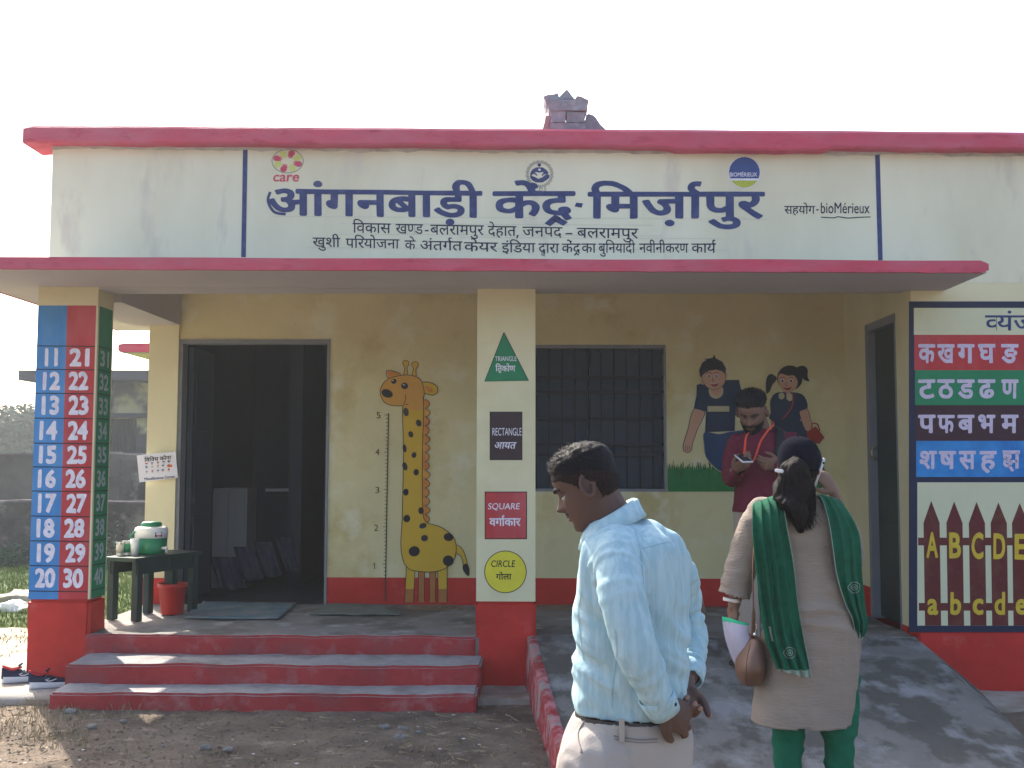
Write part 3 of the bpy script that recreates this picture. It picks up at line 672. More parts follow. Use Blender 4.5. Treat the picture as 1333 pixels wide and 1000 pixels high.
# children mural
K_ = lambda L: Z_(L, 4.167, 860, 440)
SKN = mat('mural_skin_paint', (.56, .32, .22), .7, .05, 9, .1, 14); NVM = mat('mural_navy_shirt_paint', (.014, .032, .08), .6, .1, 9, .1, 14); JNS = mat('mural_jeans_paint', (.012, .05, .14), .6, .2, 12, .1, 14)
CRM = mat('mural_cream_paint', (.5, .44, .28), .7, .05, 9, 0); GRM = mat('mural_grass_paint', (.02, .18, .05), .7, .25, 20, .1, 14)
P = Paint(py_(YB-.006))
P.fill([(869, 640)]+[(869+k*1.45, (612 if k % 2 else 603+random.uniform(-2, 5))+random.uniform(-1, 1)) for k in range(142)]+[(1074, 640)], GRM, .3)
for k in range(170):
    x = random.uniform(871, 1070); y = random.uniform(608, 622); P.line([(x, y), (x+random.uniform(-1.5, 1.5), y-random.uniform(6, 11))], .8, random.choice((GRM, mat('mural_grass_light_paint', (.05, .22, .04), .7, .1, 9, 0), mat('mural_grass_dark_paint', (.01, .07, .02), .7, .1, 9, 0))), .8, False)
P.build('painted_grass', B)['label'] = 'green grass strip mural'
P = Paint(py_(YB-.006))
jn = [(237, 512), (320, 520), (402, 505), (560, 510), (575, 735), (420, 740), (345, 735), (290, 700), (245, 645), (234, 580)]; P.fill(K_(jn), JNS, 3, True); P.line(K_(jn), .8, CRM, 3.4, True, True)
arm = [(183, 385), (237, 400), (228, 440), (205, 485), (187, 530), (172, 575), (168, 605), (150, 622), (126, 612), (122, 585), (132, 545), (150, 490), (160, 440)]; P.fill(K_(arm), SKN, 3, True); P.line(K_(arm), .8, BLACK, 3.4, True, True)
for a_ in (136, 147, 157): P.line(K_([(a_, 585), (a_-2, 612)]), .6, BLACK, 3.6, False)
sh = [(196, 255), (240, 240), (350, 228), (425, 228), (440, 300), (446, 408), (404, 420), (402, 505), (240, 512), (246, 400), (180, 382), (195, 310)]; P.fill(K_(sh), NVM, 4, False)
P.rect(*K_([(254, 368)])[0][:1], K_([(372, 0)])[0][0], K_([(0, 370)])[0][1], K_([(0, 400)])[0][1], CRM, 4.5)
P.ell(*K_([(300, 288)])[0], 9.5, 10, CRM, 4.5); P.ell(*K_([(302, 280)])[0], 7.5, 8.5, SKN, 4.9)
fc = [(222, 205), (238, 172), (330, 172), (350, 200), (348, 240), (325, 268), (288, 282), (252, 268), (230, 240)]
P.ell(*K_([(228, 235)])[0], 3, 4.5, SKN, 5); P.ell(*K_([(352, 205)])[0], 2.2, 4, SKN, 5); P.fill(K_(fc), SKN, 5.3, True); P.line(K_(fc[2:]+fc[:1]), .6, BLACK, 5.7)
hr = [(215, 215), (208, 175), (225, 135), (250, 118), (228, 115), (262, 112), (282, 108), (290, 88), (298, 110), (335, 130), (354, 165), (352, 198), (330, 180), (300, 172), (262, 178), (235, 195)]; P.fill(K_(hr), BLACK, 6)
for x in (262, 302): P.ell(*K_([(x, 206)])[0], 2.6, 2.2, WHITE, 6.3); P.ell(*K_([(x, 207)])[0], 1.5, 1.6, BLACK, 6.7); P.line(K_([(x-14, 194), (x, 187), (x+14, 193)]), .7, BLACK, 6.9)
P.line(K_([(285, 215), (280, 232), (292, 235)]), .6, BLACK, 6.5); P.fill(K_([(268, 245), (290, 250), (314, 242), (304, 260), (285, 264)]), mat('mural_lip_paint', (.25, .03, .03), .7, 0, 9, 0), 6.5, True); P.line(K_([(266, 244), (290, 250), (316, 240)]), .7, WHITE, 6.9)
P.build('painted_boy', B)['label'] = 'smiling boy in navy shirt mural'
P = Paint(py_(YB-.006))
lo = [(600, 440), (750, 436), (835, 560), (868, 620), (885, 735), (600, 738)]; P.fill(K_(lo), NVM, 7, False)
am = [(752, 400), (792, 383), (812, 440), (822, 485), (800, 508), (778, 488)]; P.fill(K_(am), SKN, 8, True); P.line(K_(am), .7, BLACK, 8.4, True, True)
dr = [(594, 345), (612, 308), (650, 294), (740, 298), (780, 320), (796, 378), (752, 402), (750, 445), (600, 445), (596, 400)]; P.fill(K_(dr), NVM, 8.6, True)
P.line(K_([(690, 285), (692, 330)]), 5, SKN, 9, False); P.ell(*K_([(655, 315)])[0], 4, 4.5, CRM, 9.2); P.ell(*K_([(700, 322)])[0], 4.4, 5, CRM, 9.2)
for pts in ([(628, 215), (600, 196), (578, 210), (570, 250), (573, 300), (590, 292), (606, 255), (622, 235)], [(735, 165), (770, 152), (795, 170), (796, 210), (806, 235), (778, 228), (762, 205)]): P.fill(K_(pts), BLACK, 9, True)
P.ell(*K_([(700, 218)])[0], 16.5, 16.5, BLACK, 9.3)
fg = [(636, 225), (648, 195), (690, 205), (722, 205), (742, 235), (734, 270), (705, 296), (680, 297), (655, 280)]; P.fill(K_(fg), SKN, 9.7, True)
for x in (660, 706): P.ell(*K_([(x, 232)])[0], 2.4, 2.2, WHITE, 10.1); P.ell(*K_([(x, 233)])[0], 1.5, 1.7, BLACK, 10.5); P.line(K_([(x-12, 219), (x, 213), (x+12, 219)]), .7, BLACK, 10.3)
P.line(K_([(680, 240), (676, 256), (688, 258)]), .6, BLACK, 10.3); P.fill(K_([(664, 268), (686, 273), (708, 266), (698, 281), (680, 283)]), MATS['mural_lip_paint'], 10.3, True)
P.line(K_([(715, 300), (712, 370), (680, 420), (660, 440)]), 1.2, RED, 10)
bgm = mat('mural_bag_red_paint', (.30, .03, .02), .7, .1, 9, 0); P.fill(K_([(788, 512), (840, 480), (888, 540), (860, 575), (800, 560)]), bgm, 10.4, False); P.line(K_([(822, 500), (822, 465), (850, 470), (862, 505)]), 1.6, bgm, 10.6)
P.build('painted_girl', B)['label'] = 'girl with ponytails and red bag mural'

# floor decoration rings and mats
P = Paint(lambda a, b, d: (a, b, FZ+.008+d)); ORG = mat('faded_floor_paint', (.40, .26, .13), .9, .3, 12, .2)
def fl(px, py): q = onz(px, py, FZ+.008); return q.x, q.y
for c_ in ((565, 791), (725, 790)):
    P = Paint(lambda a, b, d: (a, b, FZ+.008+d))
    for r_ in (.20, .13, .05):
        x, y = fl(*c_); P.line([(x+r_*math.cos(k*PI/12), y+r_*.8*math.sin(k*PI/12)) for k in range(24)], .022, ORG, 1, True, True)
    P.build('floor_painting', B)['label'] = 'faded ring pattern on the floor '+('left of' if c_[0] < 600 else 'right of')+' the middle pillar'
def mat_rug(name, label, px, m):
    t = [onz(a, b, FZ+.012) for a, b in px]; bm = bmesh.new()
    n = 26; g = [[None]*(n+1) for _ in range(n+1)]
    for i in range(n+1):
        for j in range(n+1):
            u, v = i/n, j/n; p = t[0].lerp(t[1], u).lerp(t[3].lerp(t[2], u), v)
            p += Vector((.03*noise.noise(p*4), .03*noise.noise(p*4+Vector((3, 0, 0))), .006+.006*noise.noise(p*5)+.003*noise.noise(p*16)))
            g[i][j] = bm.verts.new(p)
    for i in range(n):
        for j in range(n): bm.faces.new((g[i][j], g[i+1][j], g[i+1][j+1], g[i][j+1]))
    r = bmesh.ops.extrude_face_region(bm, geom=bm.faces[:]); bmesh.ops.translate(bm, vec=(0, 0, -.006), verts=[v for v in r['geom'] if isinstance(v, bmesh.types.BMVert)])
    bmesh.ops.recalc_face_normals(bm, faces=bm.faces); o = bobj(name, bm, m, None, True); return tag(o, label, 'mat')
mat_rug('floor_mat', 'crumpled blue plastic mat on the floor in the open doorway', [(240, 805), (360, 806), (385, 786), (262, 784)], mat('faded_blue_mat', (.13, .21, .24), .8, .3, 6, .3, c2=(.20, .21, .21), mixscale=3))
mat_rug('floor_mat', 'thin grey green mat on the veranda floor below the giraffe', [(405, 800), (520, 801), (500, 788), (428, 786)], mat('grey_green_mat', (.19, .20, .18), .8, .3, 6, .3, c2=(.14, .17, .15), mixscale=4))
# in the room: cabinet board, hanging cloths, white ledge painted as a slit of light
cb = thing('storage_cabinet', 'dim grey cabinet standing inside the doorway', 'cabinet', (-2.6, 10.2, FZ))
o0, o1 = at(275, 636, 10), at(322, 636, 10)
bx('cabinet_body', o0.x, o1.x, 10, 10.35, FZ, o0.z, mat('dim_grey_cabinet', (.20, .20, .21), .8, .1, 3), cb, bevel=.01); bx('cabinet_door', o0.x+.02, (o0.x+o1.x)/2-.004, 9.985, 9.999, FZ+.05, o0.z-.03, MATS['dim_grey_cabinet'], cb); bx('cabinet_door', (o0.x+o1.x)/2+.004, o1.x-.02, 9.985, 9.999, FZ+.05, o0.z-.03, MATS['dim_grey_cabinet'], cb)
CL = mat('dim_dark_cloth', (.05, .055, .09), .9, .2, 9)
for i, (x0, x1, y0, y1) in enumerate(((275, 305, 725, 768), (303, 328, 712, 758), (330, 352, 706, 752), (358, 378, 700, 745))):
    a_, b_ = at(x0, y0, 9.9-.0*i), at(x1, y1, 9.9); bm = bmesh.new(); n = 18; prev = None
    for k in range(n+1):
        u = k/n; x = a_.x+(b_.x-a_.x)*u; y = 9.9+.02*math.sin(u*14+i); q = [bm.verts.new((x+.1*t, y-.03*t, a_.z+(b_.z-a_.z)*t*(1 - .18*abs(u-.5)))) for t in (0, .35, .7, 1)]
        if prev: [bm.faces.new((prev[t], prev[t+1], q[t+1], q[t])) for t in range(3)]
        prev = q
    o = bobj('cloth', bm, CL, None, True); sm = o.modifiers.new('t', 'SOLIDIFY'); sm.thickness = .012
    tag(o, ('dark cloth hanging lowest at the left of the row inside the doorway', 'second dark cloth of the row hanging inside the doorway', 'third dark cloth of the row hanging inside the doorway', 'rightmost dark cloth of the row hanging inside the doorway')[i], 'cloth', 'cloths hanging inside the doorway')
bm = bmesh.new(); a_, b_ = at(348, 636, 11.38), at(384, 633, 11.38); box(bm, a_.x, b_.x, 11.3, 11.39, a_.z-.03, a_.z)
bobj('light_slit_sill', bm, WHITE, B)  # white paint on the ledge stands in for the slit of light

# ------------------------------------------------------------------ rubble of bricks on the roof
BRK = mat('grey_weathered_brick', (.36, .36, .40), .95, .2, 12, .9, 40, c2=(.27, .27, .31), mixscale=10); BRK2 = mat('pinkish_broken_brick', (.36, .28, .28), .95, .2, 12, .9, 40)
cx0 = at(710, 167, 7.5).x; bk = thing('brick_stack', 'small crumbling stack of grey mortared bricks on the roof edge', 'brick stack', (at(745, 167, 7.5).x, 7.5, CAPZ1))
def brick(px0, px1, py0, py1, y0=7.42, dy=.22, m=BRK, rot=0):
    a_, b_ = at(px0, py1, y0), at(px1, py0, y0); c = (a_+b_)/2; w_, h_ = (b_.x-a_.x)/2, (b_.z-a_.z)/2
    bm = bmesh.new(); box(bm, -w_, w_, -dy/2, dy/2, -h_, h_); bmesh.ops.subdivide_edges(bm, edges=bm.edges[:], cuts=2, use_grid_fill=True)
    for v in bm.verts: v.co += noise.noise_vector((v.co+c)*21)*.012+noise.noise_vector((v.co+c)*60)*.006
    bmesh.ops.rotate(bm, verts=bm.verts, cent=(0, 0, 0), matrix=Matrix.Rotation(rot, 3, 'Y')); bmesh.ops.translate(bm, verts=bm.verts, vec=c+Vector((0, dy/2, 0)))
    return bobj('brick', bm, m, bk)
brick(716, 762, 160, 170); brick(717, 737, 144, 159.5); brick(738, 761, 145, 159.5, 7.43); brick(714, 763, 130, 144, 7.41)
brick(708, 716, 150, 171, 7.46, .16, BRK2, .2); brick(709, 728, 124, 134, 7.5, .2, BRK, -.25); brick(747, 764, 127, 147, 7.47, .2, BRK2, .35)
bm = bmesh.new()   # wedge-shaped top piece
a_ = [at(x, y, 7.44) for x, y in ((724, 130), (749, 130), (738, 115.5))]
q = [[bm.verts.new(p+Vector((0, d, 0))) for p in a_] for d in (0, .2)]
bm.faces.new(q[0]); bm.faces.new(q[1][::-1]); [bm.faces.new((q[0][i], q[1][i], q[1][(i+1) % 3], q[0][(i+1) % 3])) for i in range(3)]; bmesh.ops.recalc_face_normals(bm, faces=bm.faces); bobj('brick', bm, BRK, bk, bevel=.006)
bm = bmesh.new(); a_ = [at(x, y, 7.5) for x, y in ((758, 170), (764, 147), (774, 150), (782, 162), (792, 171))]
q = [[bm.verts.new(p+Vector((0, d, 0))) for p in a_] for d in (0, .2)]
bm.faces.new(q[0]); bm.faces.new(q[1][::-1]); [bm.faces.new((q[0][i], q[1][i], q[1][(i+1) % 5], q[0][(i+1) % 5])) for i in range(5)]; bmesh.ops.recalc_face_normals(bm, faces=bm.faces); bobj('brick', bm, BRK, bk, bevel=.008)

# ------------------------------------------------------------------ bench, cooler, tins, bucket
BEN = mat('dark_green_bench_paint', (.018, .04, .038), .5, .25, 7, .2, 30)
TZ = FZ+.455
bt = [onz(133, 738, TZ), onz(235, 727, TZ), onz(253, 722, TZ)]
bc = thing('bench', 'long dark green wooden bench on the veranda beside the left pillar', 'bench', (-2.95, 8.1, FZ))
p0, p1 = Vector((onz(134, 737, TZ).x, 7.78, TZ)), Vector((onz(251, 724, TZ).x, 8.62, TZ))
# the bench runs obliquely: from beside the pillar towards the door
ax = (p1-p0).normalized(); ay = Vector((-ax.y, ax.x, 0)); BL = (p1-p0).length*.80; BW = .30
def bb(name, u0, u1, v0, v1, z0, z1, m=BEN):
    bm = bmesh.new(); box(bm, u0, u1, v0, v1, z0, z1); bmesh.ops.bevel(bm, geom=bm.edges[:], offset=.004, segments=1)
    for v in bm.verts: q = p0+ax*v.co.x+ay*v.co.y; v.co = Vector((q.x, q.y, v.co.z))
    return bobj(name, bm, m, bc)
bb('seat', 0, BL, 0, BW, TZ-.028, TZ)
bb('apron', .03, BL-.03, .02, .045, TZ-.12, TZ-.03); bb('apron', .03, BL-.03, BW-.045, BW-.02, TZ-.12, TZ-.03)
for u in (.04, BL*.56, BL-.09):
    for v in (.012, BW-.065): bb('leg', u, u+.055, v, v+.052, FZ+.004, TZ-.029)
WC = onz(196, 729, TZ); CG = mat('green_cooler_plastic', (.005, .20, .09), .35, .05, 9, 0, spec=.5); CW = mat('white_cooler_plastic', (.72, .73, .74), .35, .03, 9, 0, spec=.5)
wy = 8.18; wx = at(197, 700, wy).x
zb = TZ+.012; sc = wy/1430
ck = thing('water_cooler', 'round green and white insulated water jug with a green lid on the bench', 'water jug', (wx, wy, TZ))
bm = bmesh.new(); lathe(bm, wx, wy, [(.10, TZ+.001), (.108, TZ+.006), (.112, TZ+.03), (.116, TZ+.118)]); bobj('jug_body', bm, CG, ck, True)
bm = bmesh.new(); lathe(bm, wx, wy, [(.119, TZ+.118), (.120, TZ+.178), (.116, TZ+.192), (.10, TZ+.200), (.07, TZ+.203), (0, TZ+.203)]); bobj('jug_top', bm, CW, ck, True)
bm = bmesh.new(); lathe(bm, wx, wy, [(.070, TZ+.202), (.074, TZ+.208), (.073, TZ+.226), (.062, TZ+.236), (0, TZ+.238)]); bobj('lid', bm, CG, ck, True)
bm = bmesh.new(); tube(bm, [(wx-.09, wy-.085, TZ+.17), (wx-.112, wy-.09, TZ+.150), (wx-.128, wy-.075, TZ+.125), (wx-.132, wy, TZ+.105), (wx-.128, wy+.06, TZ+.12), (wx-.08, wy+.09, TZ+.17)], .007, 8); bobj('handle', bm, CG, ck, True)
bm = bmesh.new(); tube(bm, [(wx+.10, wy-.05, TZ+.045), (wx+.145, wy-.075, TZ+.045)], .011, 10); tube(bm, [(wx+.138, wy-.07, TZ+.06), (wx+.138, wy-.07, TZ+.015)], .008, 10); bobj('tap', bm, CW, ck, True)
P = Paint(lambda a, b, d: (wx+(.1195+d)*math.cos(a), wy+(.1195+d)*math.sin(a), b))
a0 = -PI/2+.55
P.rect(a0, a0+.45, TZ+.13, TZ+.163, mat('jug_sticker_dark', (.06, .02, .05), .5, 0, 9, 0), 1); P.rect(a0+.04, a0+.41, TZ+.147, TZ+.158, WHITE, 2); P.rect(a0+.04, a0+.41, TZ+.134, TZ+.142, CRED, 2); P.build('sticker', ck)
STL = mat('scuffed_tin', (.45, .47, .46), .4, .2, 20, .1, metal=.7)
for i, (px, r, h, dy, lab) in enumerate(((156, .026, .098, .0, 'small steel tin at the left on the bench'), (165, .030, .105, .05, 'steel tin with green band between the left tin and the jug'))):
    x = at(px, 720, 8.0+dy).x; y = 8.0+dy; c = thing('tin_can', lab, 'tin', (x, y, TZ), 'tins on the bench'); bm = bmesh.new()
    lathe(bm, x, y, [(r, TZ+.001), (r, TZ+.003), (r*.97, TZ+.006), (r*.97, TZ+h-.006), (r, TZ+h-.003), (r, TZ+h), (r*.9, TZ+h), (r*.88, TZ+h-.004), (0, TZ+h-.004)], 20); bobj('can_body', bm, STL, c, True)
    bm = bmesh.new(); lathe(bm, x, y, [(r*.985, TZ+.02), (r*.985, TZ+h-.02)], 20); bobj('can_label', bm, (mat('pale_can_label', (.5, .48, .44), .5, .3, 30, 0), CG)[i], c, True)
x = at(177, 716, 8.05).x; bm = bmesh.new(); lathe(bm, x, 8.02, [(.024, TZ+.001), (.03, TZ+.12), (.026, TZ+.12), (.02, TZ+.01), (0, TZ+.01)], 20)
tag(bobj('cup', bm, CW, None, True), 'tall white cup squeezed between the green tin and the jug', 'cup')
BR = mat('red_plastic_bucket', (.42, .02, .015), .35, .06, 6, 0, spec=.5)
def bucket(name, px, py, r, h, label):
    p = onz(px, py, FZ+.008); x, y = p.x, p.y; z = FZ+.008; c = thing(name, label, 'bucket', (x, y, z)); bm = bmesh.new()
    lathe(bm, x, y, [(r*.74, z), (r*.76, z+.006), (r*.96, z+h-.03), (r*1.04, z+h-.028), (r*1.05, z+h), (r*.98, z+h+.002), (r*.95, z+h-.01), (r*.72, z+.012), (0, z+.012)], 32); bobj('bucket_body', bm, BR, c, True)
    return
    bm = bmesh.new(); tube(bm, [(x-r*1.04, y, z+h-.015), (x-r*1.0, y-r*.5, z+h-.05), (x, y-r*1.05, z+h-.09), (x+r*1.0, y-r*.5, z+h-.05), (x+r*1.04, y, z+h-.015)], .003, 6); bobj('handle', bm, STL, c, True)
bucket('bucket', 224, 799, .105, .225, 'plain red plastic bucket on the floor in front of the bench')
# poster taped to the pier
P = Paint(lambda a, b, d: tuple(at(a, b, YB-.07-.012*math.sin((a-178)/56*PI))+Vector((0, -d, 0))))
T = [(178, 593), (228.5, 588), (231.5, 622), (181.5, 628)]
ps = thing('notice_sheet', 'white printed notice sheet taped crookedly beside the doorway', 'notice', tuple(at(205, 610, YB-.05)))
bm = bmesh.new(); n = 14; g = []
for i in range(n+1):
    row = []
    for j in range(9):
        u, v = i/n, j/8; px = (T[0][0]*(1-u)+T[1][0]*u)*(1-v)+(T[3][0]*(1-u)+T[2][0]*u)*v; py = (T[0][1]*(1-u)+T[1][1]*u)*(1-v)+(T[3][1]*(1-u)+T[2][1]*u)*v
        row.append(bm.verts.new(at(px, py, YB-.07-.012*math.sin((px-178)/56*PI))))
    g.append(row)
for i in range(n):
    for j in range(8): bm.faces.new((g[i][j], g[i+1][j], g[i+1][j+1], g[i][j+1]))
bobj('paper', bm, mat('white_paper', (.72, .72, .76), .6, .04, 9, 0), ps, True)
P.text('िविवध कोना', 188, 223, 597, 601.5, BLACK, 1, bold=.02, slope=-.1, h=.622)
P.text('Miscellaneous Corner', 188, 228, 622, 625.5, NAVY, 1, bold=.02, slope=-.09, h=.7)
OR_ = mat('print_orange', (.6, .15, .05), .6, 0, 9, 0); GYP = mat('print_grey', (.25, .22, .25), .6, 0, 9, 0)
for r_, y_ in enumerate((603.5, 608, 614)):
    for k in range(5):
        x = 191+k*7.2+random.uniform(-.6, .6); y = y_-(x-190)*.1
        m_ = random.choice((OR_, GYP, NAVY, CRED)); P.ell(x, y, random.uniform(1.2, 2.4), random.uniform(.6, 1.3), m_, 1, 10); P.line([(x-1.4, y+1.8), (x+1.4, y+2.2)], .5, GYP, 1, False)
P.fill([(217.5, 605.5), (224, 604.6), (224.3, 608), (218, 608.5)], OR_, 1.5)
P.build('printed_lines', ps)

# ------------------------------------------------------------------ shoes on the apron
SH = mat('navy_mesh_fabric', (.015, .02, .05), .8, .2, 60, .4, 200); SL = mat('white_rubber_sole', (.62, .62, .64), .5, .05, 30, 0); LN = mat('red_shoe_lining', (.45, .02, .03), .8, .1, 9, 0)
def shoe(px, py, ang, label):
    o = onz(px, py, .04); c = thing('sneaker', label, 'shoe', tuple(o), 'pair of dark sneakers')
    L_ = .275; M = Matrix.Translation(o) @ Matrix.Rotation(ang, 4, 'Z')
    def ringset(zf, wf, name, m, n0, zs_):
        pass
    # x along the shoe: 0 heel .. L toe
    def halfw(t): return (.030+.018*math.sin(min(1, t*1.1)*PI*.62)) * (1 if t < .86 else math.sqrt(max(0.02, 1-((t-.86)/.15)**2))) * (1 if t > .06 else math.sqrt(max(.05, 1-((.06-t)/.07)**2)))
    def top(t): return .095-.01*math.sin(t*PI)-(.0 if t < .32 else .058*((t-.32)/.68)**.8)
    def loft(z0f, z1f, grow, closed_top=True, hole=None):
        bm = bmesh.new(); N = 30; K = 16; rings = []
        for i in range(N+1):
            t = i/N; hw = halfw(t)*grow; z0, z1 = z0f(t), z1f(t); r = []
            for k in range(K+1):
                a_ = k/K*PI; sx = math.cos(a_); sz = math.sin(a_)**.6 if 0 < k < K else 0
                r.append(bm.verts.new((t*L_, hw*sx*(1-.25*sz), z0+(z1-z0)*sz)))
            rings.append(r)
        for i in range(N):
            for k in range(K):
                if hole and hole(i/N, k/K): continue
                bm.faces.new((rings[i][k], rings[i+1][k], rings[i+1][k+1], rings[i][k+1]))
            bm.faces.new((rings[i][0], rings[i][K], rings[i+1][K], rings[i+1][0]))
        bm.faces.new(rings[0]); bm.faces.new(rings[-1][::-1]); bmesh.ops.recalc_face_normals(bm, faces=bm.faces); return bm
    def fin(bm, name, m, par): bmesh.ops.transform(bm, matrix=M, verts=bm.verts); return bobj(name, bm, m, par, True)
    bm = bmesh.new(); rg = []
    for z, g in ((0, .98), (.004, 1.06), (.022, 1.1), (.03, 1.05)):
        r = []
        for k in range(60):
            t = k/30 if k <= 30 else (60-k)/30; s_ = 1 if k <= 30 else -1
            r.append(bm.verts.new((t*L_*1.01-.002, s_*halfw(t)*g, z+(.012*max(0, t-.85)/.15 if z < .02 else 0)+(.012*(1-t) if z > .02 else 0))))
        rg.append(r)
    for i in range(3):
        for k in range(60): bm.faces.new((rg[i][k], rg[i][(k+1) % 60], rg[i+1][(k+1) % 60], rg[i+1][k]))
    bm.faces.new(rg[0][::-1]); bm.faces.new(rg[-1]); bmesh.ops.recalc_face_normals(bm, faces=bm.faces); fin(bm, 'sole', SL, c)
    up = fin(loft(lambda t: .028, top, 1.0, hole=lambda t, k: .07 < t < .36 and .3 < k < .7), 'upper', SH, c); sm = up.modifiers.new('t', 'SOLIDIFY'); sm.thickness = .005; sm.offset = 0
    bm = bmesh.new(); tube(bm, [(.02, .018, .098), (.004, 0, .108), (.02, -.018, .098), (.06, -.026, .082), (.10, -.016, .088), (.115, 0, .092), (.10, .016, .088), (.06, .026, .082), (.02, .018, .098)], .006, 8); fin(bm, 'collar', LN, c)
    bm = bmesh.new(); 
    for k in range(5):
        t = .4+k*.075; z = top(t)+.004; tube(bm, [(t*L_, -.022, z-.012), (t*L_+.004, 0, z), (t*L_, .022, z-.012)], .0035, 6)
    tube(bm, [(.10, -.012, .10), (.12, 0, .115), (.10, .012, .10)], .006, 6); fin(bm, 'laces', SH, c)
    P = Paint(lambda a, b, d: tuple(M @ Vector((a, -halfw(a/L_)*.99-.003-d, b)))); P.line([(.10, .056), (.115, .046), (.135, .047), (.165, .058)], .006, SL, 1); P.line([(.108, .058), (.122, .060)], .005, SL, 1); P.build('side_emblem', c)
shoe(2, 889, .50, 'dark sneaker with red lining, the left one of the pair by the pillar')
shoe(37, 896, .38, 'dark sneaker with red lining, the right one of the pair nearer the steps')
# ------------------------------------------------------------------ background on the left
GW = mat('old_grey_plaster_wall', (.115, .10, .10), .95, .3, 1.4, .6, 10, c2=(.05, .045, .05), mixscale=1.2, mixpos=.5, mixw=.1, c3=(.19, .17, .16), s3=2.5, p3=.6)
def rough_wall(name, x0, x1, y, th, z1, m, label, cat='wall'):
    bm = bmesh.new(); n = int((x1-x0)/.25); prev = None
    for i in range(n+1):
        x = x0+(x1-x0)*i/n; h = z1+.05*noise.noise(Vector((x*.9, y, 0)))+.03*noise.noise(Vector((x*4, y, 0)))
        q = [bm.verts.new(p) for p in ((x, y, -.1), (x, y, h*.5), (x, y, h-.03), (x, y+.03, h), (x, y+th, h), (x, y+th, -.1))]
        if prev:
            for k in range(6): bm.faces.new((prev[k], prev[(k+1) % 6], q[(k+1) % 6], q[k]))
        else: bm.faces.new(q[::-1])
        prev = q
    bm.faces.new(prev); bmesh.ops.recalc_face_normals(bm, faces=bm.faces)
    return tag(bobj(name, bm, m), label, cat)
zA = at(20, 652, 16).z; rough_wall('boundary_wall', -14, 4, 16, .25, zA, GW, 'low stained grey plaster wall in front, behind the grass')
zB = at(20, 590, 21).z; rough_wall('boundary_wall', -19, 5, 21, .25, zB, mat('brown_grey_plaster_wall', (.085, .07, .068), .95, .3, 1.4, .6, 10, c2=(.14, .12, .11), mixscale=.8), 'taller brown grey wall behind the low one')
# step block in the far wall
bx_ = bmesh.new(); a_, b_ = at(160, 640, 20.6), at(182, 600, 20.6); box(bx_, a_.x, b_.x+1.2, 20.4, 20.95, 0, b_.z+.02); tag(bobj('masonry_pier', bx_, GW), 'square masonry block built against the far wall', 'pier')
# old house
H = thing('old_house', 'old yellow house with a dark slab roof, soot stains and a barred window', 'house', (-9, 30, 0))
HY = mat('sooty_yellow_wall', (.42, .38, .22), .9, .2, 1.5, .3, 8, c2=(.055, .05, .065), mixscale=.9, mixpos=.47, mixw=.06)
zr0, zr1 = at(100, 495, 29).z, at(100, 482, 29).z
bx('roof_slab', at(24, 490, 29).x, 4, 29, 38, zr0, zr1, mat('dark_roof_slab', (.045, .045, .07), .9, .2, 2, .3), H)
hx0 = at(72, 500, 30).x; wa, wb = at(142, 545, 30), at(177, 588, 30)
bx('wall', hx0, wa.x, 30, 30.3, -.1, zr0-.01, HY, H); bx('wall', wb.x, 4, 30, 30.3, -.1, zr0-.01, HY, H); bx('wall', wa.x, wb.x, 30, 30.3, wa.z, zr0-.01, HY, H); bx('wall', wa.x, wb.x, 30, 30.3, -.1, wb.z, HY, H)
bx('wall', hx0, hx0+.3, 30.3, 38, -.1, zr0-.01, HY, H); bx('ledge', wa.x-.5, wb.x+.4, 29.75, 29.99, wa.z+.02, wa.z+.14, MATS['dark_roof_slab'], H)
wn = bx('window', wa.x+.01, wb.x-.01, 30.18, 30.22, wb.z, wa.z, mat('dark_window', (.03, .035, .05), .3, .1, 3, 0), H)
for i in range(7):
    x = wa.x+(wb.x-wa.x)*(i+.5)/7; bx('window_bar', x-.015, x+.015, 30.08, 30.11, wb.z, wa.z, GRILL, wn)
for i in range(1, 4): z = wb.z+(wa.z-wb.z)*i/4; bx('window_rail', wa.x, wb.x, 30.05, 30.075, z-.015, z+.015, GRILL, wn)
